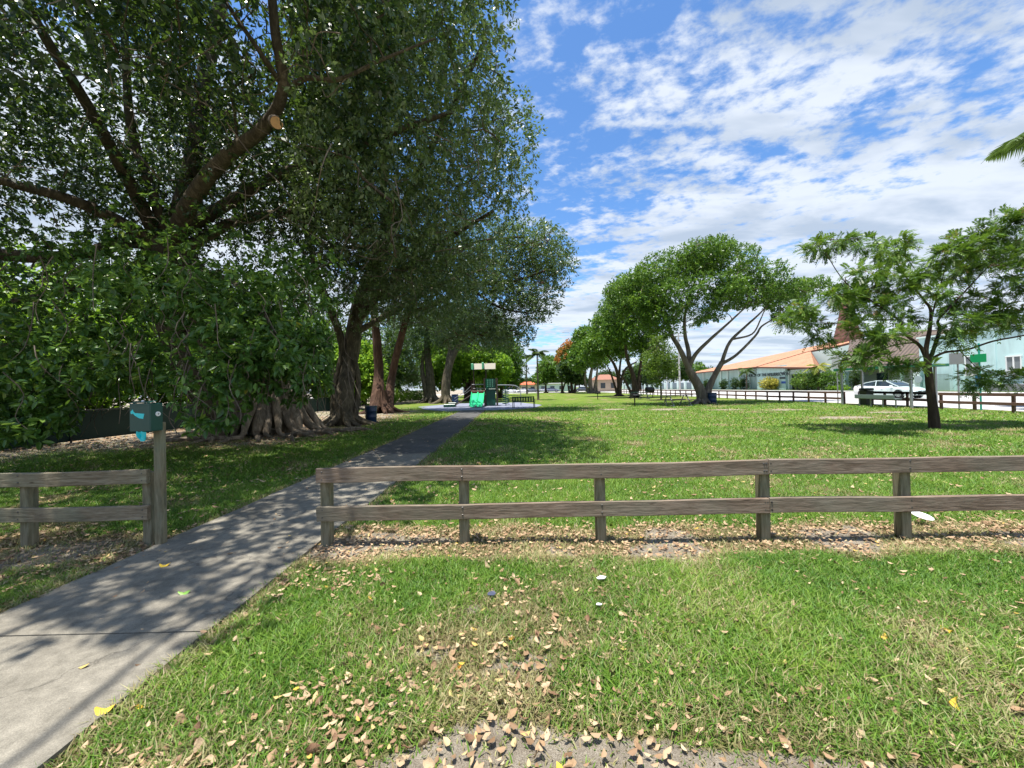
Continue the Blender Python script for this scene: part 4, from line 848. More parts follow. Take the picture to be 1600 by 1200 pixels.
p = X(1199, 604, 45); shrub('yellow leaved bush against the mint lettered wall', (45.2, p[1], 1.15), (1.2, 2.1, 1.3), M['yellow_bush'], 520, .26)
p = X(1262, 600, 43.5); shrub('large reddish green bush in front of the church entrance, left half', (45, X(1262, 600, 45)[1], 1.7), (1.5, 3.2, 1.7), M['redtip'], 800, .24, group='bushes at the church entrance')
shrub('large green bush in front of the church entrance, right half', (45.2, X(1287, 600, 45)[1], 1.6), (1.5, 3.0, 1.7), M['mid'], 800, .24, group='bushes at the church entrance')
shrub('low bright green ground shrub right of the entrance bushes', (45, X(1308, 605, 45)[1], .5), (.9, 1.8, .55), M['bright'], 260, .2)
for px, lb in ((1131, 'dark shrub against the mint wall near the leaning trunk'), (1148, 'dark shrub in the middle of the mint wall'), (1163, 'purplish dark shrub beside the small palm'), (1104, 'low dark shrub half hidden behind the broad tree')):
    q = X(px, 605, 45.3); shrub(lb, (45.3, q[1], 1.3), (.6, 1.5, 1.3), M['dark'], 220, .25, group='shrubs along the mint wall')
shrub('dark shrub beside the entrance pillar under the brown roof', (46.3, X(1336, 600, 46.3)[1], 1.6), (.5, .8, 1.3), M['dark'], 160, .22)
for px, py, r, lb, mt in ((625, 628, (1.8, 1.3, 1.05), 'clipped yellow green hedge bush right of the reddish trunks', 'bright'), (640, 626, (1.8, 1.2, .8), 'lower clipped hedge bush beyond the left lawn', 'mid'), (655, 625, (1.6, 1.2, .8), 'third clipped hedge bush beside the grey trunk', 'mid'), (608, 632, (.9, .8, .6), 'small bright shrub at the foot of the hedge', 'bright')):
    g = G(px, py); shrub(lb, (g[0], g[1], r[2]*.95), r, M[mt], 520, .17, name='hedge_bush', group='bushes beyond the left lawn', boxy=True)
for k_, (x, y) in enumerate(((-18.5, 5), (-19, 8.5), (-18.6, 12.5), (-19, 16.5), (-18.4, 21), (-18.8, 25.5), (-18.5, 30), (-17.5, 36), (-15, 41))): shrub('tall dense hedge bush beyond the mesh fence, '+['nearest', 'second', 'third', 'fourth', 'fifth', 'sixth', 'seventh', 'eighth', 'ninth'][k_]+' from the left edge', (x, y, 2.4), (1.9, 2.3, 2.5), M[['dark', 'mid', 'dark', 'bright', 'mid', 'bright', 'dark', 'mid', 'bright'][k_]], 900, .22, group='hedge beyond the lot line')
for k, (x, y, rr) in enumerate(((-16.6, 11.5, 1.5), (-17.5, 15.5, 1.8), (-16.8, 20, 1.6), (-15.8, 26, 1.5), (-16, 9, 1.4))):
    shrub(['leafy green shrub behind the mesh fence, nearest the left edge', 'tall leafy shrub behind the mesh fence beside the dispenser', 'leafy shrub behind the mesh fence under the ficus', 'bright shrub behind the braided trunk', 'green shrub at the far left edge'][k], (x, y, rr), (1.5, 1.9, rr), M[['mid', 'bright', 'bright', 'bright', 'mid'][k]], 600, .18, group='shrubs along the lot line')

# ------------------------------------------------------------------ front fences
screwm = paint('screw_metal', (.12, .115, .11), .5, .2, 20, .5, .8)
def plank(L, w, h, b=.005):
    n = max(2, int(L/.18)); ph = random.uniform(0, 50); vs = []; fs = []
    sec = [(-w/2+b, -h/2), (w/2-b, -h/2), (w/2, -h/2+b), (w/2, h/2-b), (w/2-b, h/2), (-w/2+b, h/2), (-w/2, h/2-b), (-w/2, -h/2+b)]
    for i in range(n+1):
        x = -L/2+L*i/n; t = i/n; dz = .004*sin(x*1.1+ph)+.0025*sin(x*3.7+ph*2)-.006*sin(pi*t)*(L > 2); dy = .003*sin(x*1.7+ph*3); tw = .02*sin(x*.9+ph)
        for (a, c) in sec:
            rgh = random.uniform(-.0012, .0012); vs.append((x+(random.uniform(-.004, .004) if i in (0, n) else 0), a+dy+c*tw+rgh, c+dz-a*tw+rgh))
    for i in range(n):
        for k in range(8): fs.append((i*8+k, i*8+(k+1) % 8, (i+1)*8+(k+1) % 8, (i+1)*8+k))
    fs += [tuple(range(8)), tuple(n*8+k for k in range(8))]
    return MB().add(vs, fs)
def fence(label, posts, ends, joints_, name='wooden_fence', post_h=.72, mat=M['wood'], pmat=M['post'], screws=True, zt=(.765, .40), front=-1, rh=.14, rt=.045):
    """posts: (x, y) along the line; rails run in front"""
    c = posts[len(posts)//2]; e = empty(name, (c[0], c[1], 0), 0, label, 'fence')
    a, b = np.array(posts[0]), np.array(posts[-1]); dv = (b-a)/np.linalg.norm(b-a); ang = atan2(dv[1], dv[0]); nv = np.array([dv[1], -dv[0]])*(-front)
    for i, p in enumerate(posts):
        h = post_h+random.uniform(-.01, .01); o = MB().box((0, 0, h/2-.1), (.092, .092, h+.2), 0, .006).build('post', pmat, e); o.location = (p[0]-c[0], p[1]-c[1], 0); o.rotation_euler = (random.uniform(-.012, .012), random.uniform(-.012, .012), ang+random.uniform(-.03, .03))
    for zz in zt:
        for j0, j1 in zip(joints_[:-1], joints_[1:]):
            q0 = a+dv*j0; q1 = a+dv*j1; L = np.linalg.norm(q1-q0)-.004; mid = (q0+q1)/2+nv*(.046+rt/2+.001)
            r_ = plank(L, rt, rh).build('rail', mat, e); r_.location = (mid[0]-c[0], mid[1]-c[1], zz-rh/2); r_.rotation_euler = (0, 0, ang)
            # each board has its own grain
            r_.data.transform(Matrix.Translation((j0*7.3+zz*31, zz*3, 0))); r_.location -= Vector((cos(ang)*(j0*7.3+zz*31)-sin(ang)*(zz*3), sin(ang)*(j0*7.3+zz*31)+cos(ang)*zz*3, 0))
            if screws:
                sm = MB()
                for p in posts:
                    s_ = np.dot(np.array(p)-a, dv)
                    if j0-.02 <= s_ <= j1+.02:
                        for dz in (-.035, .035):
                            for dx in ([-.03, .03] if min(abs(s_-j0), abs(s_-j1)) < .05 and 0.1 < s_ else [0]):
                                if not (j0+.005 < s_+dx < j1-.005): dxx = None
                                q = a+dv*np.clip(s_+dx, j0+.02, j1-.02)+nv*(.046+rt+.0005); sm.box((q[0]-c[0], q[1]-c[1], zz-rh/2+dz), (.017, .008, .017), ang, .003)
                sm.build('screws', screwm, e)
    return e
fp = [512, 726, 939, 1193, 1411]
P_ = []
for px, py in zip(fp, (850, 850, 850, 848, 844)):
    g = G(px, py); P_.append((g[0], FY(g[0])+.0))
P2_ = []
for px, (x, y) in zip(fp, P_):
    for it in range(4): y = float(FY(x)); x -= (float(proj(np.array([x, y, 0.]))[0])-px)/F*y
    P2_.append((x, float(FY(x))))
P_ = P2_; sp = 1.35
while P_[-1][0] < 12: x = P_[-1][0]+sp; P_.append((x, float(FY(x))))
Lt = np.linalg.norm(np.array(P_[-1])-np.array(P_[0])); j2 = np.linalg.norm(np.array(P_[3])-np.array(P_[0]))
js = [-.06, j2+.012]; 
while js[-1] < Lt-.2: js.append(min(js[-1]+3*sp, Lt+.05))
e_ = fence('weathered two rail wooden fence right of the path, crossing the lawn', P_, None, js)
# left stretch
g = G(50, 850); P2 = [(x, 3.96+(-.02)*(x+3.7)) for x in (-3.74, g[0], g[0]-1.3, g[0]-2.6, g[0]-3.9)]; P2 = P2[::-1]
Lt = np.linalg.norm(np.array(P2[-1])-np.array(P2[0]))
fence('mossy two rail wooden fence left of the path, ending at the dispenser post', P2, None, [-.05, 2.62, Lt+.05], mat=M['wood_grey'])
# pale stone footing by a post and white disc
g = G(1440, 808, .07); mb = MB().lathe([(.0, 0), (.06, .002), (.082, .014), (.087, .02), (.082, .018), (.056, .009), (.0, .007)], (0, 0, 0), 28)
tag(mb.build('paper_plate', paint('white_plastic', (.8, .82, .82), .5, .05), None, True, (g[0], g[1], .07)), 'round white plate lying in the grass behind the right fence', 'plate').rotation_euler = (.25, .1, 0)
for (px, py, s_, c, lb, nm) in ((940, 910, .042, (.75, .75, .74), 'white scrap of paper on the bare patch before the fence', 'paper_scrap'), (936, 952, .024, (.8, .8, .8), 'small white scrap on the grass below the bare patch', 'paper_scrap'), (768, 935, .04, (.05, .06, .1), 'small dark plastic scrap on the grass left of centre', 'plastic_scrap')):
    g = G(px, py); vs = [(random.uniform(.6, 1)*cos(a)*s_, random.uniform(.5, .8)*sin(a)*s_, random.uniform(0, .3)*s_) for a in np.linspace(0, 2*pi, 9)[:-1]]
    tag(MB().prism(vs, (0, 0, .003)).build(nm, paint(nm+'_'+str(px), c, .6, .1), None, False, (g[0], g[1], .03)), lb, 'litter')

# ------------------------------------------------------------------ bag dispenser on its post
gp = np.array([-3.59, 3.90]); e = empty('dispenser_post', (gp[0], gp[1], 0), 0, 'tall weathered post at the path edge carrying the green bag dispenser', 'post')
MB().box((.005, 0, .55), (.075, .07, 1.38), 0, .007).build('post_body', M['post'], e)
box_g = paint('green_painted_steel', (.004, .055, .045), .38, .15, 5, .5); teal = paint('teal_bag', (.02, .62, .66), .35, .12, 20, .5)
e = empty('bag_dispenser', (gp[0]+.035, gp[1]-.125, 1.30), -.05, 'dark green pet waste bag dispenser with teal bag hanging out, on the post', 'dispenser')
MB().box((-.045, 0, 0), (.215, .135, .275), 0, .008).build('housing', box_g, e)
MB().prism([(-.155, -.068, .142), (.065, -.068, .142), (.065, .0, .158), (-.155, .0, .158)], (0, 0, .004)).box((-.045, -.066, .125), (.2, .006, .02), 0, .002).build('lid', box_g, e)
MB().prism([(-.135, -.0660, .058), (-.112, -.0660, .080), (-.104, -.0660, .058), (-.088, -.0660, .045), (.005, -.0660, .037), (-.008, -.0660, -.012), (-.05, -.0660, -.004), (-.09, -.0660, .020), (-.108, -.0660, .040), (-.13, -.0660, .036)], (0, -.003, 0)).build('decal', teal, e)
bagm = MB(); nn = 9
vs = []; fs = []
for i in range(nn):
    t = i/(nn-1); w = .03+.012*sin(t*2.6)-.010*t*t
    for j in range(7): u = j/6-.5; vs.append((-.045+w*2*u+.02*t, -.055-.012*sin(j*1.7+i*.5)-.008*cos(j*2.9), -.125-.105*t+.012*abs(u)))
for i in range(nn-1):
    for j in range(6): fs.append((i*7+j, i*7+j+1, (i+1)*7+j+1, (i+1)*7+j))
bagm.add(vs, fs).build('waste_bag', teal, e, True)
lk = MB().tube([(.0625, .01, .03), (.0695, .01, .03)], [.024, .022], 18).build('lock', paint('white_lock', (.8, .8, .8), .4, .05), e, True)
MB().tube([(.0696, .01, .03), (.0725, .01, .03)], [.009, .008], 10).build('keyhole', paint('grey_lock', (.25, .25, .26), .4, .05), lk)
def text(s, size, mat, parent, loc, rot, name='lettering', ext=.002, align='CENTER', bold=0):
    c = bpy.data.curves.new(name, 'FONT'); c.body = s; c.size = size; c.extrude = ext; c.align_x = align; c.align_y = 'CENTER'; c.offset = bold; c.materials.append(mat)
    tmp = bpy.data.objects.new(name+'_curve', c); COL.objects.link(tmp); bpy.context.view_layer.update()
    me = bpy.data.meshes.new_from_object(tmp.evaluated_get(bpy.context.evaluated_depsgraph_get())); bpy.data.objects.remove(tmp)
    if not me.materials: me.materials.append(mat)
    o = bpy.data.objects.new(name, me); COL.objects.link(o); o.parent = parent; o.location = loc; o.rotation_euler = rot; return o
whitem = paint('white_paint', (.78, .78, .76), .5, .06)
text('MUTT MITT', .0165, whitem, e, (-.082, -.0655, .092), (R(90), 0, 0), ext=.001)
MB().tube([(-.06, -.02, .153), (-.06, -.02, .168)], [.012, .009], 8).build('top_rivet', whitem, e)
MB().box((-.045, -.0645, -.105), (.12, .005, .028), 0, .002).build('slot', paint('dark_slot', (.01, .03, .03), .6), e)

# ------------------------------------------------------------------ fence along the road
brownm = paint('brown_fence_paint', (.15, .085, .065), .85, .3, 5, .2)
def roadfence(label, y0, y1, x0, x1, sp=1.36):
    n = int(round((y1-y0)/sp)); pts = [(x0+(x1-x0)*i/n, y0+(y1-y0)*i/n) for i in range(n+1)]
    L = np.linalg.norm(np.array(pts[-1])-np.array(pts[0])); s_ = L/n; js = [-.05]+[s_*k+.01 for k in range(3, n, 3)]+[L+.05]
    return fence(label, pts, None, js, mat=brownm, pmat=brownm, screws=False, zt=(.80, .42), front=1, rh=.13, post_h=.78)
roadfence('brown two rail road fence nearest the camera, right of the slim tree', 6.5, 18.6, 20.7, 20.75)
roadfence('brown two rail fence along the road running into the distance', 24.2, 76, 20.9, 20.4, 1.44)
roadfence('short stretch of brown road fence behind the shelter bench', 19.9, 23.7, 21.75, 21.75, 1.27)

# ------------------------------------------------------------------ bus shelter, bench, bin
galv = paint('galvanised_steel', (.33, .34, .35), .45, .12, 6, .5, .5); greenp = paint('green_trim', (.02, .16, .09), .45, .12)
glassm = NT('shelter_glass'); glassm.b.inputs['Transmission Weight'].default_value = 1; glassm.b.inputs['IOR'].default_value = 1.1; glassm = glassm.fin((.80, .93, .90), .03, .3)
sx0, sx1, sy0, sy1 = 20.35, 21.6, 19.6, 23.7
e = empty('bus_shelter', (21, 21.6, 0), 0, 'grey steel bus shelter with thin flat roof beside the road fence', 'bus shelter')
for x, y in ((sx0, sy0), (sx0, sy1), (sx1, sy0), (sx1, sy1)): MB().box((x-21, y-21.6, 1.0), (.10, .10, 2.2), 0, .01).build('post', galv, e)
MB().box((0, 0, 2.16), (1.75, 4.7, .07), 0, .01).build('roof', galv, e)
MB().box((-.9, 0, 2.15), (.03, 4.76, .14), 0, .005).box((0, -2.37, 2.15), (1.83, .03, .14), 0, .005).box((.9, 0, 2.15), (.03, 4.76, .14), 0, .005).build('fascia', greenp, e)
MB().box((sx1-21-.06, 0, 1.15), (.012, 3.8, 1.35)).build('glass_panel', glassm, e)
e = empty('shelter_bench', (19.95, 21.0, 0), 0, 'long grey green metal bench under the bus shelter', 'bench'); bm_ = paint('grey_green_metal', (.16, .21, .20), .5, .1, 4, .4, .3)
MB().box((0, 0, .46), (.38, 2.3, .05), 0, .01).build('seat', bm_, e); MB().box((-.22, 0, .56), (.04, 2.3, .22), 0, .01).build('backrest', bm_, e)
for y in (-1.05, -.35, .35, 1.05):
    MB().box((-.05, y, .21), (.05, .05, .44), 0, .005).build('leg', galv, e)
e = empty('litter_bin', (21.2, 23.0, 0), 0, 'dark olive square litter bin inside the bus shelter', 'bin')
MB().prism([(-.22, -.22, 0), (.22, -.22, 0), (.24, .24, 0), (-.22, .22, 0)], (0, 0, .85)).build('body', paint('olive_bin', (.03, .035, .02), .5), e); MB().box((0, 0, .93), (.5, .5, .14), 0, .03).build('lid', paint('black_bin_lid', (.012, .012, .015), .4), e)

# ------------------------------------------------------------------ signs and poles
signback = paint('sign_back', (.40, .39, .44), .5, .08, 5, .4, .4)
def pole_sign(label, px, yb, yt, x, plates, pm, r=.035, name='street_sign'):
    g = X(px, yb, x); top = CH+(CH-0)*0+(X(px, yt, x)[2]-CH); e = empty(name, (g[0], g[1], 0), 0, label, 'sign')
    MB().tube([(0, 0, -.1), (0, 0, top)], r, 8).build('pole', pm, e, True)
    for (py0, py1, w, mt, nm) in plates:
        z1 = X(px, py0, x)[2]; z0 = X(px, py1, x)[2]; MB().box((-.05, 0, (z0+z1)/2), (.012, w, abs(z1-z0)), 0, .004).build(nm, mt, e)
    return e
pole_sign('grey backed street sign on a galvanised pole right of the slim tree', 1499, 639, 550, 21.5, [(551, 569, .62, signback, 'sign_plate')], galv)
pole_sign('green street sign on a teal pole with blue bus stop plate', 1533, 640.5, 536, 21.5, [(553, 566, .62, paint('green_sign', (.01, .33, .13), .45, .06), 'sign_plate'), (586, 604, .28, paint('blue_plate', (.03, .16, .34), .5), 'bus_stop_plate')], paint('teal_pole', (.02, .32, .24), .4))
pole_sign('pale grey backed road sign on a thin pole left of the shelter', 1309.5, 631, 553, 21.5, [(556, 576, .62, paint('pale_sign_back', (.55, .56, .62), .5, .06), 'sign_plate')], galv)
# poles beyond the road
for px, d, yt, r, lb in ((1062, 70, 520, .17, 'concrete utility pole beyond the road left of the broad tree'), (1042, 92, 552, .09, 'thin white light pole beyond the road'), (1005.5, 100, 570, .09, 'short thin light pole above the grey wall'), (892, 105, 520, .10, 'thin pole behind the far row of trees')):
    x = (px-800)/F*d; z = W(px, yt, d)[2]; e = empty('utility_pole', (x, d, 0), 0, lb, 'pole', 'poles beyond the road'); pc = paint('pole_concrete', (.42, .41, .39), .8) if px == 1062 else whitem
    MB().tube([(0, 0, -.1), (0, 0, z)], [r, r*.7], 8).build('shaft', pc, e, True)
    if px != 1062: MB().bar((0, 0, z), (-1.4, 0, z+.15), .07, .07).box((-1.7, 0, z+.15), (.7, .28, .12), 0, .03).build('lamp_head', galv, e)
    else: MB().box((0, 0, z-.6), (2.0, .12, .12), 0, .01).build('crossarm', M['bark_light'], e)

# ------------------------------------------------------------------ barrels
bluem = paint('blue_plastic', (.008, .03, .085), .4, .15, 4, .5)
def barrel(label, px, py, h, r, mat):
    g = G(px, py); e = empty('trash_barrel', (g[0], g[1], 0), 0, label, 'bin', 'blue rubbish bins on the lawn')
    MB().lathe([(r*.86, 0), (r*.9, .03), (r*.93, h*.3), (r*.97, h*.32), (r*.97, h*.35), (r*.94, h*.37), (r*.97, h*.66), (r*1.01, h*.68), (r*1.01, h*.71), (r*.98, h*.73), (r, h)], n=24).build('body', mat, e, True)
    MB().lathe([(r*1.0, h-.03), (r*1.05, h-.03), (r*1.05, h), (r*.93, h), (r*.93, h-.03)], n=24).build('rim', mat, e, True); return e
barrel('blue barrel bin between the ficus trunks beside the path', 580, 660, .80, .28, bluem)
barrel('dark blue bin beside the feathery trees near the playground', 711, 631, 1.0, .36, bluem)
barrel('blue bin at the foot of the broad leaning tree', 1113, 631, .82, .31, bluem)

# ------------------------------------------------------------------ bench by the play area
gm = paint('dark_green_metal', (.010, .05, .035), .4, .15, 5, .5, .2)
g = (G(803, 638)+G(832, 637))/2; e = empty('park_bench', (g[0], g[1], 0), R(-14), 'dark green slatted metal bench at the edge of the play surface', 'bench')
sl_ = MB()
for k in range(9): sl_.box((-.8+.2*k, 0.02, .66), (.09, .02, .36), 0, 0)
for k in range(5): sl_.box((0, .02, .48+k*.09), (1.7, .026, .05), 0, 0)
sl_.build('backrest', gm, e)
st_ = MB()
for k in range(8): st_.box((0, .08+k*.055, .43), (1.7, .04, .025), 0, 0)
st_.build('seat', gm, e)
for x in (-.8, .8):
    MB().tube([(x, .0, 0), (x, .02, .86)], .028, 8).tube([(x, .0, .64), (x, .25, .66), (x, .48, .62), (x, .50, .43)], .02, 8).build('arm', gm, e, True); MB().tube([(x, .42, 0), (x, .42, .44)], .028, 8).build('leg', gm, e, True)

# ------------------------------------------------------------------ playground
pg_green = paint('bright_green_plastic', (.02, .50, .20), .35, .08, 3, .5); pg_dark = paint('dark_green_plastic', (.006, .07, .045), .35, .12, 3, .5); pg_brown = paint('brown_steel', (.07, .045, .035), .45); pg_red = paint('red_brown_plastic', (.28, .03, .03), .4); pg_cream_shaded = paint('shaded_cream_plastic', (.20, .18, .125), .5, .15, 8)  # cream toned down: shade on the roof panel is put into the colour
d = 33.0; sx_ = lambda px: (px-800)/F*d
e = empty('play_structure', (sx_(757), d, 0), 0, 'green and brown playground tower with twin slide and climbers', 'play structure'); ox = sx_(757)
def zz(py, px=757): return float(W(px, py, d)[2])
x0, x1 = sx_(737)-ox, sx_(757)-ox
sl2 = MB(); n_ = 12
for s_ in (0, 1):
    a0 = x0+(x1-x0)*s_/2; a1 = x0+(x1-x0)*(s_+1)/2; prof = []
    for i in range(n_+1):
        t = i/n_; prof.append((-.3-2.1*t, .98*(1-t)**1.15+.10*(1-t)+.08+.0*t))
    for i in range(n_):
        (ya, za), (yb, zb) = prof[i], prof[i+1]
        xsn = [a0, a0+.04, a0+.08, a1-.08, a1-.04, a1]; zof = [.13, .13, 0, 0, .13, .13]
        for q in range(5): sl2.add([(xsn[q], ya, za+zof[q]), (xsn[q+1], ya, za+zof[q+1]), (xsn[q+1], yb, zb+zof[q+1]), (xsn[q], yb, zb+zof[q])], [(0, 1, 2, 3)])
        for q in (a0, a1): sl2.add([(q, ya, za+.13), (q, ya, za-.05), (q, yb, zb-.05), (q, yb, zb+.13)], [(0, 1, 2, 3)])
sl2.build('slide', pg_green, e)
MB().box(((x0+x1)/2, .35, 1.0), (x1-x0+.1, 1.3, .08), 0, .02).build('platform', pg_brown, e); MB().box(((x0+x1)/2, -.32, 1.22), (x1-x0+.05, .06, .22), 0, .02).box(((x0+x1)/2, -.32, 1.32), (x1-x0+.1, .1, .04), 0, .01).build('slide_hood', pg_red, e)
tw = MB(); tx0, tx1 = sx_(757)-ox, sx_(776)-ox
for x in (tx0, tx1):
    for y in (0, 1.1): MB().tube([(x, y, -.05), (x, y, zz(591))], .065, 10).build('post', pg_brown, e, True)
for x in (x0, ):
    for y in (0, 1.1): MB().tube([(x, y, -.05), (x, y, 1.9)], .05, 10).build('post', pg_brown, e, True)
MB().box(((tx0+tx1)/2, .55, 1.45), (tx1-tx0+.1, 1.2, .08), 0, .02).build('platform', pg_dark, e)
cyl = MB(); cxm = (tx0+tx1)/2; rr_ = (tx1-tx0)*.42
for i in range(15):
    a0 = pi+pi*i/15; a1 = pi+pi*(i+1)/15; p0 = (cxm+cos(a0)*rr_, .05+sin(a0)*.32); p1 = (cxm+cos(a1)*rr_, .05+sin(a1)*.32); cyl.prism([(p0[0], p0[1], 1.5), (p1[0], p1[1], 1.5), (p1[0], p1[1], zz(592)), (p0[0], p0[1], zz(592))], (0, .03, 0))
cyl.build('curved_panel', pg_dark, e, True)
dots = MB()
for i in range(4):
    for j in range(3):
        px_ = cxm-.22+j*.2; dots.tube([(px_, -.30, 1.72+i*.17), (px_, -.26, 1.72+i*.17)], .045, 8)
dots.build('panel_pieces', paint('pale_green_plastic', (.2, .5, .35), .4), e)
MB().box((cxm, .1, .75), (tx1-tx0-.25, .08, 1.4), 0, .02).build('lower_panel', pg_dark, e)
# ramp and steps at the left
MB().bar((x0-.1, .3, 1.0), (x0-1.5, .1, .12), .7, .06, .02).build('ramp', pg_brown, e)
MB().tube([(x0-.1, 0, 1.75), (x0-.5, 0, 1.35), (x0-1.5, -.1, .75)], .022, 6).tube([(x0-.1, .1, 1.45), (x0-1.5, 0, .5)], .018, 6).build('handrail', galv, e)
MB().box((x0-1.9, 0, .14), (1.0, .8, .24), 0, .03).box((x0-1.7, .2, .32), (.7, .6, .12), 0, .03).build('step', pg_dark, e)
# coil climber and arch
cl_ = []
for i in range(90):
    a = i*.5; cl_.append((tx1+.75+.3*cos(a), .3+.3*sin(a), .1+i*.0145))
MB().tube(cl_, .028, 6).build('coil_climber', pg_dark, e, True)
MB().tube([(tx1+.75, .3, 0), (tx1+.75, .3, 1.75), (tx1+.4, .3, 1.85), (tx1, .3, 1.75)], .035, 8).build('climber_pole', pg_dark, e, True)
MB().tube(*smooth_path([(tx1+2.05, .2, 0), (tx1+2.05, .2, 1.0), (tx1+1.9, .2, 1.5), (tx1+1.4, .2, 1.75), (tx1, .2, 1.8)], [.035]*5, 4), 8).build('arch_pole', galv, e, True)
MB().tube([(x0-.1, 1.05, 1.9), (tx0, 1.05, 1.9)], .03, 6).tube([(x0, 1.05, 1.55), (tx0, 1.05, 1.55)], .02, 6).build('crossbar', galv, e)
z1_, z2_ = zz(567, 745), zz(576.5, 745)
for x in (sx_(738)-ox, sx_(758)-ox): MB().tube([(x, 1.3, -.05), (x, 1.3, z1_)], .05, 8).build('roof_post', pg_brown, e, True)
MB().prism([(sx_(739)-ox, .7, z2_), (sx_(774)-ox, .7, z2_), (sx_(774)-ox, 1.3, z1_), (sx_(739)-ox, 1.3, z1_)], (0, .02, .03)).build('roof_panel', pg_cream_shaded, e)
MB().box((sx_(737.3)-ox, 1.0, (z1_+z2_)/2), (.2, .7, z1_-z2_), 0, .02).box((sx_(754)-ox, .98, (z1_+z2_)/2+.05), (.16, .7, z1_-z2_+.04), 0, .02).build('roof_end', paint('mint_plastic', (.15, .55, .32), .4), e)

# ------------------------------------------------------------------ picnic tables and grills
tm = paint('green_brown_slats', (.045, .04, .03), .6); tmet = paint('table_frame', (.30, .31, .32), .5, .1, 4, .4, .5)
def picnic(label, x, y, rz, W_=2.0, top=tm):
    e = empty('picnic_table', (x, y, 0), rz, label, 'picnic table', 'picnic tables under the trees'); b_ = MB()
    for k in range(5): b_.box((0, -.32+.16*k, .74), (W_, .14, .04), 0, .008)
    b_.build('tabletop', top, e)
    for s_ in (-1, 1): MB().box((0, s_*.68, .43), (W_, .26, .045), 0, .008).build('seat', top, e)
    for x_ in (-.62, .62):
        MB().bar((x_, -.75, 0), (x_, -.2, .70), .05, .05).bar((x_, .75, 0), (x_, .2, .70), .05, .05).bar((x_, -.75, .40), (x_, .75, .40), .05, .05).bar((x_, -.75, .03), (x_, -.35, .03), .12, .05).build('frame', tmet, e)
    return e
g = G(1063, 634.5); picnic('picnic table with grey frame left of the broad leaning tree', g[0]-.1, g[1]+.3, .12)
g = G(1000, 623.5); picnic('dark picnic table under the three stemmed tree', g[0], g[1], .5, 2.0, gm)
g = G(1040, 634.2); e = empty('small_bench', (g[0], g[1]+.1, 0), 0, 'small backless park bench left of the near picnic table', 'bench'); MB().box((0, 0, .44), (.9, .3, .05), 0, .01).build('seat', tm, e); MB().box((.08, 0, .21), (.07, .07, .42), 0, .01).build('leg', tmet, e)
blk = paint('sooty_steel', (.015, .014, .014), .6)
for px, py, lb in ((934, 624, 'pedestal charcoal grill standing alone near the row of trees'), (992, 634.5, 'pedestal charcoal grill in front of the dark picnic table')):
    g = G(px, py); e = empty('park_grill', (g[0], g[1], 0), .3, lb, 'grill', 'pedestal grills on the lawn')
    MB().tube([(0, 0, -.1), (0, 0, .62)], .045, 8).build('post', blk, e, True)
    MB().box((0, 0, .63), (.52, .42, .025), 0, .003).box((-.25, 0, .75), (.02, .42, .24), 0, .003).box((.25, 0, .75), (.02, .42, .24), 0, .003).box((0, .2, .78), (.48, .02, .3), 0, .003).build('firebox', blk, e)
    MB().box((0, -.02, .80), (.46, .36, .012), 0, .002).build('grate', tmet, e)
g = G(1005, 622); e = empty('covered_grill', (g[0]+1.0, g[1]+.6, 0), .2, 'black covered barbecue beside the dark picnic table', 'barbecue')
MB().tube([(-.45, 0, .95), (.45, 0, .95)], .32, 14).build('hood', blk, e, True); MB().bar((-.35, 0, .85), (-.35, 0, 0), .06, .06).bar((.35, 0, .85), (.35, 0, 0), .06, .06).build('stand', blk, e)

# ------------------------------------------------------------------ mesh fence on the left lot line
e = empty('mesh_fence', (-15, 14, 0), 0, 'low dark green mesh screened fence behind the lawn at left', 'fence'); mg = paint('green_screen_mesh', (.012, .035, .028), .8, .3, 1.5)
MB().box((0, 6, .55), (.03, 36, 1.0)).build('screen', mg, e)
for k in range(14):
    MB().tube([(.05, -12+k*2.75, -.1), (.05, -12+k*2.75, 1.12)], .03, 8).build('post', blk, e, True)
MB().tube([(.05, -12, 1.08), (.05, 24, 1.08)], .022, 6).build('top_rail', blk, e, True)
# house glimpsed through the leaves
hm = paint('white_house_wall', (.62, .62, .60), .8, .06); e = empty('white_house', (-27, 14, 0), 0, 'white walled house glimpsed through the leaves at far left', 'house')
MB().box((0, 0, 1.5), (6, 12, 3)).build('wall', hm, e); MB().prism([(-3.5, -6.5, 3), (3.5, -6.5, 3), (0, -6.5, 4.4)], (0, 13, 0)).build('roof', paint('grey_shingle', (.2, .19, .18), .9), e)
for y in (-3.5, 1.5): w_ = MB().box((3.03, y, 1.6), (.06, 1.5, 1.2), 0, .01).build('window', paint('dark_window', (.03, .035, .04), .2), e)
# low white kerb wall left
MB().box((0, 0, .12), (.25, 3.2, .3), 0, .02).build('garden_kerb', hm, None, False, (-15.4, 11.3, 0)); tag(bpy.data.objects['garden_kerb'], 'low pale concrete kerb at the foot of the left fence', 'kerb')

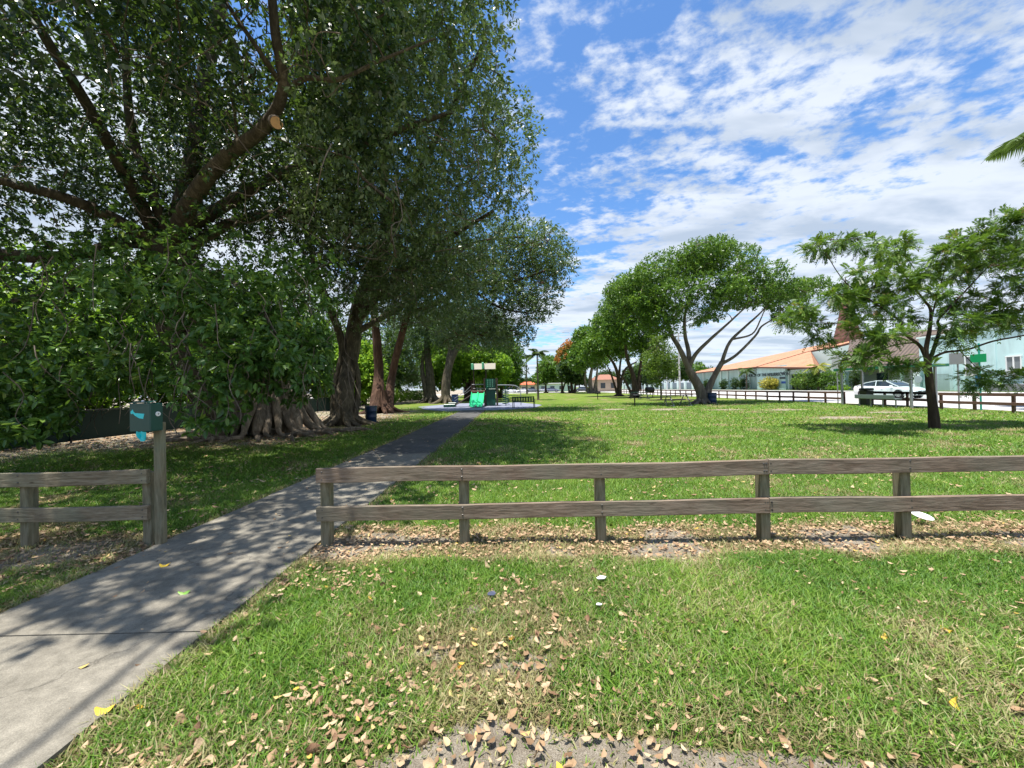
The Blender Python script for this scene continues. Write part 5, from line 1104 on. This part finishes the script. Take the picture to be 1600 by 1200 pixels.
# ------------------------------------------------------------------ the church
def mintmat():
    t = NT('mint_stucco'); v = t.coord('Object'); n1 = t.noise(.35, 5, .6, .4, v); n2 = t.noise(12, 4, .6, 0, v); n3 = t.noise(1.2, 6, .6, .6, t.coord('Object', (1, 1, .18)))
    c = t.ramp(n1, [(.3, (.44, .63, .63)), (.7, (.52, .69, .69))]); c = t.mix(1, c, t.ramp(n3, [(.35, .86), (.6, 1.04)]), 'MULTIPLY'); t.bump(n2, .25, .01); return t.fin(c, .85, .2)
mint = mintmat(); mintw = paint('pale_mint_stucco', (.62, .74, .72), .85, .06, .5)
def tilemat(name, a, b, scale):
    t = NT(name); v = t.coord('Object'); w = t.new('TexWave', wave_type='BANDS', bands_direction='Z'); w.inputs['Scale'].default_value = scale; w.inputs['Distortion'].default_value = .4; t.l.new(v, w.inputs[0])
    w2 = t.new('TexWave', wave_type='BANDS', bands_direction='Y'); w2.inputs['Scale'].default_value = 1.6; w2.inputs['Distortion'].default_value = .3; t.l.new(v, w2.inputs[0])
    n = t.noise(.6, 5, .6, .3, v); n2 = t.noise(5, 4, .7, 0, v); c = t.ramp(n, [(.3, a), (.7, b)]); c = t.mix(1, c, t.ramp(n2, [(.3, .78), (.7, 1.15)]), 'MULTIPLY'); c = t.mix(1, c, t.ramp(w.outputs[0], [(0, .72), (.35, 1.)]), 'MULTIPLY')
    t.bump(t.math('ADD', w.outputs[0], w2.outputs[0]), .6, .06); return t.fin(c, .8, .2)
orange = tilemat('orange_roof_tile', (.45, .215, .125), (.55, .285, .175), 1.3); brownt = paint('brown_trim', (.12, .055, .035), .7, .15)
metal = NT('brown_standing_seam'); wv = metal.new('TexWave', wave_type='BANDS', bands_direction='Y'); wv.inputs['Scale'].default_value = .62; metal.l.new(metal.coord('Object'), wv.inputs[0]); metal.bump(metal.ramp(wv.outputs[0], [(.8, 0.), (1., 1.)]), 1., .1)
metal = metal.fin(metal.mix(metal.ramp(wv.outputs[0], [(.82, 0.), (.95, 1.)]), (.155, .115, .085), (.07, .05, .038)), .5, .4)
OX = np.array([47., 70., 0.]); ch = empty('church', OX, 0, 'mint green church with orange tiled roof, brown entrance roof and spire', 'church')
def cw(px, py, x): return X(px, py, x)-OX
E0, E1, E2 = cw(1086, 583, 45.8), cw(1181, 574, 45.8), cw(1273, 575, 45.8)
A1, RE = cw(1266.5, 549, 53), cw(1283, 575, 51)
U1, U2 = cw(1308, 541.5, 53), cw(1327, 536.5, 53)
Rg0, Rg1 = cw(1088, 580.5, 58), cw(1326, 529, 60)
def sheet(polys, th=.18):
    m_ = MB()
    for p in polys: m_.prism(p, (0, 0, -th))
    return m_
Bk0, Bk1 = Rg0+np.array([14, 0, -2.5]), Rg1+np.array([16, 0, -4])
rf = sheet([[E0, E1, A1, Rg0], [A1, U1, U2, Rg1], [A1, Rg1, Rg0]], .12).build('roof', orange, ch)
sheet([[Rg0, Rg1, Bk1, Bk0]], .12).build('rear_roof', orange, ch)
sheet([[E1+np.array([0, 0, .05]), E2+np.array([0, 0, .05]), A1+np.array([0, 0, .05])], [E2, RE, A1]], .12).build('porch_roof', orange, ch)
tr_ = MB()
for a, b in ((E0, E1), (E1, E2), (A1, U1), (U1, U2), (E1, A1), (A1, RE)): tr_.bar(a+np.array([-.06, 0, -.02]), b+np.array([-.06, 0, -.02]), .16, .26)
tr_.build('roof_trim', brownt, ch)
y = lambda px, x=47: 47/((px-800)/F+.0)*(x/47)
def wall(name, px0, px1, z0, z1, x, mat=mint, th=.35):
    a = X(px0, 600, x)[1]; b = X(px1, 600, x)[1]; return MB().box((x+th/2-OX[0], (a+b)/2-OX[1], (z0+z1)/2), (th, abs(a-b), z1-z0)).build(name, mat, ch)
wall('wall', 1082, 1184, -.1, 4.15, 47.0)
for px in (1098, 1112, 1125, 1136, 1154, 1170): wall('pilaster', px, px+1.6, -.1, 4.1, 46.75, mintw, .24)
wl_ = wall('lettered_wall', 1183, 1227.5, -.1, X(1205, 572, 46.4)[2], 46.2, mint, .4)
for i, (a, b) in enumerate(((1227.5, 1233), (1264, 1271))): wall('entrance_pillar', a, b, -.1, 3.3, 46.6, mintw, .5)
wall('entrance_beam', 1227.6, 1272, 2.75, 3.45, 46.9, mintw, .5)
wall('entrance_back_wall', 1229, 1275, -.1, 3.6, 50.0, paint('shaded_green_wall', (.28, .40, .38), .8))  # darker copy of the mint; recess shade is put into the colour
gt = MB(); ya, yb = X(1233.5, 600, 46.9)[1]-OX[1], X(1252, 600, 46.9)[1]-OX[1]
for k in range(26): q = ya+(yb-ya)*k/25; gt.box((.15, q, 1.2), (.03, .05, 2.3))
gt.box((.15, (ya+yb)/2, .2), (.05, abs(yb-ya), .08)).box((.15, (ya+yb)/2, 2.3), (.05, abs(yb-ya), .08)).build('entrance_gate', blk, ch)
uy0, uy1 = A1[1], U2[1]
MB().prism([(5.85, uy0, -.1), (5.85, uy1-.4, -.1), (5.85, uy1-.4, U2[2]-.2), (5.85, U1[1], U1[2]-.2), (5.85, uy0, A1[2]-.2)], (.4, 0, 0)).build('upper_wall', mintw, ch)
# lettering on the wall
ty = (X(1175.5, 586, 46.1)[1]+X(1209.5, 585, 46.1)[1])/2; tz = X(1195, 586, 46.1)[2]
dk = paint('dark_letter', (.05, .07, .08), .6)
text('THE CHURCH OF THE RESURRECTION', .78, dk, ch, (46.12-OX[0], ty-OX[1], tz), (R(90), 0, R(-90)), ext=.03)
MB().box((45.95-OX[0]+.16, X(1221.5, 590, 46)[1]-OX[1], X(1221.5, 590.5, 46)[2]), (.06, 1.35, .36)).build('number_plaque', dk, ch)
MB().box((46.11-OX[0], X(1226, 597.5, 46.1)[1]-OX[1]+.3, X(1226, 597.5, 46.1)[2]), (.06, 1.0, .35)).build('blue_sign', paint('blue_sign', (.03, .10, .42), .5), ch)
q = X(1222.5, 583, 46.1)-OX; MB().prism([(-.93, q[1]-.5, q[2]+.25), (-.93, q[1]-.1, q[2]-.28), (-.93, q[1]+.35, q[2]-.1), (-.93, q[1]+.45, q[2]+.2), (-.93, q[1]+.1, q[2]+.05)], (.08, 0, 0)).build('emblem', dk, ch)
# entrance block with mansard
mE0, mE1 = cw(1318, 579, 46.6), cw(1440, 568.5, 46.6); mT0, mT1 = cw(1328.5, 528, 51), cw(1441, 520, 51)
zl = (mE0[2]+mE1[2])/2; zt_ = (mT0[2]+mT1[2])/2; mE0[2] = mE1[2] = zl; mT0[2] = mT1[2] = zt_
mB0 = mE0+np.array([9, 0, 0]); mTB0 = mT0+np.array([6, 0, 0]); mB1 = mE1+np.array([9, 0, 0]); mTB1 = mT1+np.array([6, 0, 0])
MB().add([mE0, mE1, mT1, mT0, mB0, mTB0, mB1, mTB1], [(0, 1, 2, 3), (0, 3, 5, 4), (1, 6, 7, 2), (3, 2, 7, 5), (4, 5, 7, 6), (0, 4, 6, 1)]).build('entrance_roof', metal, ch)
MB().bar(mE0+np.array([-.05, 0, -.1]), mE1+np.array([-.05, 0, -.1]), .2, .3).build('entrance_fascia', paint('pale_fascia', (.5, .55, .5), .7), ch)
stone = paint('stone_block_wall', (.36, .38, .33), .85, .15, 2); wall('stone_wall', 1322, 1438, -.1, zl-.1, 49.2, stone)
wall('side_pier', 1311, 1327, -.1, zl+1.2, 47.3, mint, .5)
wall('door', 1370, 1387, 0, 2.35, 49.13, paint('door_glass', (.02, .03, .05), .15, .1, 2, .6), .06)
MB().box((.5, X(1332, 600, 47.5)[1]-OX[1], 1.4), (.35, .35, 2.8)).box((.5, X(1410, 600, 47.5)[1]-OX[1], 1.4), (.25, .25, 2.8)).build('porch_column', mintw, ch)
wall('white_panel', 1427, 1437, .1, 2.25, 46.4, whitem, .08)
q = X(1434, 593, 46.3)-OX; MB().tube([(46.34-OX[0], q[1], q[2]), (46.38-OX[0], q[1], q[2])], .42, 16).build('round_emblem', paint('grey_emblem', (.4, .42, .45), .6), ch)
# steeple
sc_ = X(1324, 527, 57)-OX; stp = []
prof = [(1.35, 3.0), (1.35, sc_[2]-.2), (1.3, sc_[2]), (.95, sc_[2]+2.2), (.62, sc_[2]+4.6), (.32, sc_[2]+7.2), (.1, sc_[2]+8.8)]
sm_ = MB(); vs = []
for h_, z_ in prof:
    for a, b in ((-1, -1), (1, -1), (1, 1), (-1, 1)): vs.append((sc_[0]+a*h_, sc_[1]+b*h_, z_))
fs = [(i*4+k, i*4+(k+1) % 4, (i+1)*4+(k+1) % 4, (i+1)*4+k) for i in range(len(prof)-1) for k in range(4)]+[(24, 25, 26, 27)]
sm_.add(vs, fs).build('spire', paint('red_brown_copper', (.17, .075, .058), .6, .25, 2), ch); MB().tube([(sc_[0], sc_[1], sc_[2]+8.7), (sc_[0], sc_[1], X(1322, 432, 57)[2])], [.09, .06], 6).build('finial', brownt, ch)
# tall mint wing
ya, yb = X(1438, 600, 47)[1]-OX[1], 12-OX[1]; zt2 = 6.1
MB().box((7, (ya+yb)/2, zt2/2-.05), (14, abs(ya-yb), zt2+.1)).build('hall_wing', mint, ch); MB().box((7, (ya+yb)/2, zt2+.06), (14.3, abs(ya-yb)+.3, .16)).build('parapet', mintw, ch)
for px0, px1 in ((1509, 1531.5), (1573, 1596)):
    a, b = X(px0, 560, 47)[1]-OX[1], X(px1, 560, 47)[1]-OX[1]; z0, z1 = X(px0, 586.5, 47)[2], X(px0, 558, 47)[2]; cy, cz, w, h = (a+b)/2, (z0+z1)/2, abs(a-b), z1-z0
    f_ = MB().box((-.03, cy, z1+.04), (.14, w+.12, .09)).box((-.03, cy, z0-.04), (.16, w+.16, .09)).box((-.03, cy-w/2, cz), (.12, .07, h)).box((-.03, cy+w/2, cz), (.12, .07, h)).box((-.03, cy, cz), (.12, .10, h)).build('window', whitem, ch)
    MB().box((-.012, cy, cz), (.03, w-.02, h-.02)).build('pane', paint('curtained_glass', (.20, .22, .23), .15, .2, 1, .6), f_)
    for s_ in (-1, 1): MB().box((-.18, cy+s_*w*.25, z0+.26), (.34, w*.34, .42), 0, .02).build('air_conditioner', paint('ac_unit', (.42, .44, .44), .5), f_)
gy0, gy1 = X(1460, 600, 46.4)[1]-OX[1], X(1483, 600, 46.4)[1]-OX[1]; gg = MB()
for k in range(16): gg.box((-.6, gy0+(gy1-gy0)*k/15, .95), (.03, .03, 1.9))
for z_ in (.1, 1.9): gg.box((-.6, (gy0+gy1)/2, z_), (.05, abs(gy0-gy1), .06))
gg.build('side_gate', paint('grey_green_gate', (.25, .33, .30), .5), ch)
for px in (1452, 1488, 1555): wall('pilaster', px, px+2.2, -.1, zt2-.2, 46.9, mint, .12)
e_s = MB().box((0, 0, .4), (1.2, 4, .8), 0, .02); e_s = e_s.build('stair_block', paint('grey_stair', (.22, .22, .24), .8), ch); e_s.location = (45.9-47, X(1592, 610, 45.9)[1]-OX[1], 0)
# verge
vg = MB().box((45.0, 60, .05), (2.1, 120, .20)).build('verge', M['bright'] if False else paint('verge_grass', (.07, .12, .02), .9, .4, 3)); tag(vg, kind='structure')

# wall with mint pillars beyond the road
e = empty('boundary_wall', (45, 125, 0), 0, 'long grey screened wall with pale mint pillars beyond the road', 'wall'); gw = paint('grey_screen', (.17, .22, .26), .7, .15, 1)
MB().box((0, -2, .95), (.15, 62, 1.9)).build('screen', gw, e)
for k in range(15): MB().box((-.15, -30+k*4.3, 1.1), (.5, .9, 2.3), 0, .02).build('pillar', mintw, e)
# far buildings
def house(label, x, y, w, dpt, h, wm, rm, rh=1.2, name='house', cat='house', flat=False):
    e = empty(name, (x, y, 0), 0, label, cat); MB().box((0, dpt/2, h/2), (w, dpt, h)).build('wall', wm, e)
    if flat: MB().box((0, dpt/2, h+.2), (w+1, dpt+1, .4), 0, .05).build('roof', rm, e)
    else: MB().prism([(-w/2-.5, -.8, h), (-w/2-.5, dpt+.8, h), (-w/2-.5+1.5, dpt/2, h+rh)], (0, 0, .02)).add([(-w/2-.5, -.8, h), (w/2+.5, -.8, h), (w/2-1.5, dpt/2, h+rh), (-w/2+1.5, dpt/2, h+rh), (-w/2-.5, dpt+.8, h), (w/2+.5, dpt+.8, h)], [(0, 1, 2, 3), (4, 5, 2, 3), (1, 5, 2), (0, 3, 4)]).build('roof', rm, e)
    n = max(2, int(w/3))
    for k in range(n):
        f_ = MB().box((-w/2+w*(k+.5)/n, -.03, h*.5), (w/n*.45, .08, h*.45)).build('window', paint('far_window', (.05, .06, .07), .2), e)
    return e
house('long low shop with bright red orange roof beyond the far street', (811-800)/F*135, 130, 12, 9, 2.6, paint('cream_wall', (.62, .52, .40), .8), paint('red_orange_roof', (.62, .13, .05), .7, .12, .5), 1.0, 'shop', 'shop')
house('tan house with brown roof seen between the row trunks', 26, 104, 5.5, 8, 3.2, paint('tan_wall', (.58, .45, .34), .8), paint('brown_shingle', (.3, .14, .09), .8), 1.5)
house('pale low building with flat roof seen behind the far row', 13, 140, 20, 8, 2.6, mintw, paint('pale_roof', (.6, .6, .58), .7), .6, 'low_building', 'building', True)
house('pale blue grey house left of the red roofed shop', -12, 140, 12, 8, 2.6, paint('bluegrey_wall', (.45, .5, .55), .8), paint('pale_grey_roof', (.55, .5, .52), .7), 1.0)

# ------------------------------------------------------------------ cars
tyre = paint('tyre_rubber', (.018, .018, .018), .85, .1); rimm = paint('alloy_rim', (.35, .36, .38), .3, .05, 3, .5, .8); cglass = paint('car_glass', (.018, .025, .032), .06, .05, 2, .8); chrome = paint('chrome_trim', (.6, .6, .62), .18, .03, 3, .5, 1); blackp = paint('black_plastic', (.012, .012, .013), .45)
def car(label, x, y, rz, colour, name='parked_car', group=None, van=False):
    e = empty(name, (x, y, 0), rz, label, 'van' if van else 'car', group); cp = NT('car_paint_'+label[:12]); cp.b.inputs['Coat Weight'].default_value = .8; cp.b.inputs['Coat Roughness'].default_value = .05; cp = cp.fin(colour, .35, .5)
    # +X is the nose; loft of cross sections: (x, half width, z low, z belt, z top, half width top)
    S_ = [(-2.28, .62, .42, .74, .86, .52), (-2.18, .80, .26, .80, .98, .66), (-1.75, .88, .20, .84, 1.01, .74), (-1.0, .91, .19, .86, .97, .80), (0, .91, .19, .86, .95, .82), (.7, .91, .19, .84, .93, .80), (1.15, .90, .20, .80, .91, .76), (1.75, .87, .20, .72, .82, .68), (2.12, .80, .22, .62, .70, .60), (2.30, .66, .28, .52, .60, .48)]
    if van: S_ = [(a, b, c, d_*1.0+.1, t_+.1, w_) for a, b, c, d_, t_, w_ in S_]
    vs = []; fs = []
    for (a, w, zl_, zb, zt__, wt) in S_:
        zm = (zl_+zb)/2
        vs += [(a, -wt, zt__), (a, -w*.985, zb), (a, -w, zm), (a, -w*.93, zl_), (a, w*.93, zl_), (a, w, zm), (a, w*.985, zb), (a, wt, zt__), (a, 0, zt__+.02)]
    for i in range(len(S_)-1):
        for k in range(9): fs.append((i*9+k, i*9+(k+1) % 9, (i+1)*9+(k+1) % 9, (i+1)*9+k))
    fs += [tuple(range(9)), tuple((len(S_)-1)*9+k for k in range(9))]
    MB().add(vs, fs).build('body', cp, e, True)
    if van: H = [(-2.1, .76, 1.05), (-2.0, .72, 1.75), (-.5, .74, 1.85), (.7, .70, 1.78), (1.35, .76, 1.0)]
    else: H = [(-1.95, .70, .98), (-1.2, .62, 1.27), (-.4, .60, 1.41), (.25, .60, 1.39), (1.25, .72, .93)]
    # greenhouse glass and roof skin
    vs = [(a, s_*w, z_) for a, w, z_ in H for s_ in (-1, 1)]+[(a, s_*.79, .93) for a in (-1.95, -1.2, -.4, .25, 1.25) for s_ in (-1, 1)]
    fs = [(2*i, 2*i+1, 2*i+3, 2*i+2) for i in range(4)]+[(10+2*i, 10+2*i+2, 2*i+2, 2*i) for i in range(4)]+[(10+2*i+1, 2*i+1, 2*i+3, 10+2*i+3) for i in range(4)]+[(0, 10, 11, 1), (8, 9, 19, 18)]
    MB().add(vs, fs).build('window_glass', cglass, e, True)
    rf_ = MB(); pr = [(H[1][0]+.05, H[1][1]+.01, H[1][2]+.012), (H[2][0], H[2][1]+.012, H[2][2]+.018), (H[3][0]-.02, H[3][1]+.012, H[3][2]+.014)]
    rf_.add([(a, s_*w, z_) for a, w, z_ in pr for s_ in (-1, 1)]+[(a, s_*(w-.03), z_-.05) for a, w, z_ in pr for s_ in (-1, 1)], [(0, 1, 3, 2), (2, 3, 5, 4), (0, 2, 8, 6), (2, 4, 10, 8), (1, 7, 9, 3), (3, 9, 11, 5), (0, 6, 7, 1), (4, 5, 11, 10)])
    for s_ in (-1, 1):
        for (a, b) in (((H[3][0], s_*(H[3][1]+.005), H[3][2]), (1.27, s_*.74, .92)), ((H[1][0], s_*(H[1][1]+.005), H[1][2]), (-1.95, s_*.74, .97)), ((-.42, s_*.61, 1.39), (-.35, s_*.81, .93)), ((-1.2, s_*.625, 1.26), (-.4, s_*.612, 1.40)), ((-.4, s_*.612, 1.40), (.25, s_*.61, 1.385))): rf_.bar(a, b, .045, .06)
    rf_.build('roof', cp, e)
    for x_ in (-1.38, 1.38):
        for s_ in (-1, 1):
            MB().tube([(x_, s_*.70, .33), (x_, s_*.915, .33)], .345, 26).build('wheel_arch', blackp, e)
            w_ = MB().tube([(x_, s_*.72, .32), (x_, s_*.925, .32)], [.315, .305], 26).build('wheel', tyre, e, True)
            MB().tube([(x_, s_*.92, .32), (x_, s_*.932, .32)], [.215, .2], 22).build('rim', rimm, w_); sp_ = MB()
            for k in range(5): a = 2*pi*k/5; sp_.bar((x_, s_*.936, .32), (x_+.19*cos(a), s_*.936, .32+.19*sin(a)), .05, .012)
            sp_.build('spokes', chrome, w_)
    for s_ in (-1, 1):
        MB().prism([(2.24, s_*.46, .56), (2.10, s_*.76, .62), (1.90, s_*.835, .70), (2.02, s_*.80, .60), (2.20, s_*.66, .50)], (.03, 0, .02)).build('headlight', paint('headlamp_glass', (.35, .38, .42), .1, .05, 3, .8), e)
        MB().box((.95, s_*.97, .98), (.16, .18, .12), 0, .03).build('mirror', cp, e); MB().box((2.26, s_*.52, .33), (.10, .30, .12), s_*-.35, .02).build('bumper_intake', blackp, e)
        MB().box((-2.2, s_*.58, .78), (.06, .32, .12), s_*.25, .02).build('taillight', paint('tail_lamp', (.3, .01, .01), .2), e)
        for xa in (.75, -.38): MB().box((xa-.55, s_*.915, .74), (.16, .02, .03), 0, .008).build('door_handle', cp, e)
    gr_ = MB().box((2.285, 0, .50), (.06, .66, .17), 0, .02).build('grille', blackp, e); gb = MB().box((2.32, 0, .50), (.02, .62, .018), 0, .004)
    gb.tube([(2.318, 0, .50), (2.326, 0, .50)], .07, 18); gb.build('grille_emblem', chrome, gr_)
    MB().box((2.28, 0, .31), (.07, .80, .08), 0, .02).build('lower_intake', blackp, e); return e
car('white sedan parked across the road behind the bus shelter', 30.6, 31.2, R(-84), (.78, .79, .80))
for k, (px, d_, c, lb) in enumerate(((797, 121, (.75, .75, .75), 'white van parked far away in front of the red roofed shop'), (817, 119, (.7, .7, .7), 'far white car parked in front of the red roofed shop'), (831, 119, (.1, .11, .13), 'far dark car right of the shop'), (848, 120, (.35, .37, .4), 'far grey car between the palms and the row'), (862, 117, (.12, .14, .2), 'far dark blue car behind the far row'), (909, 110, (.05, .06, .08), 'far dark car beside the tan house'))):
    car(lb, (px-800)/F*d_, d_, R(180 if k % 2 else 0), c, 'van' if k == 0 else 'parked_car', 'cars parked on the far street', van=(k == 0))
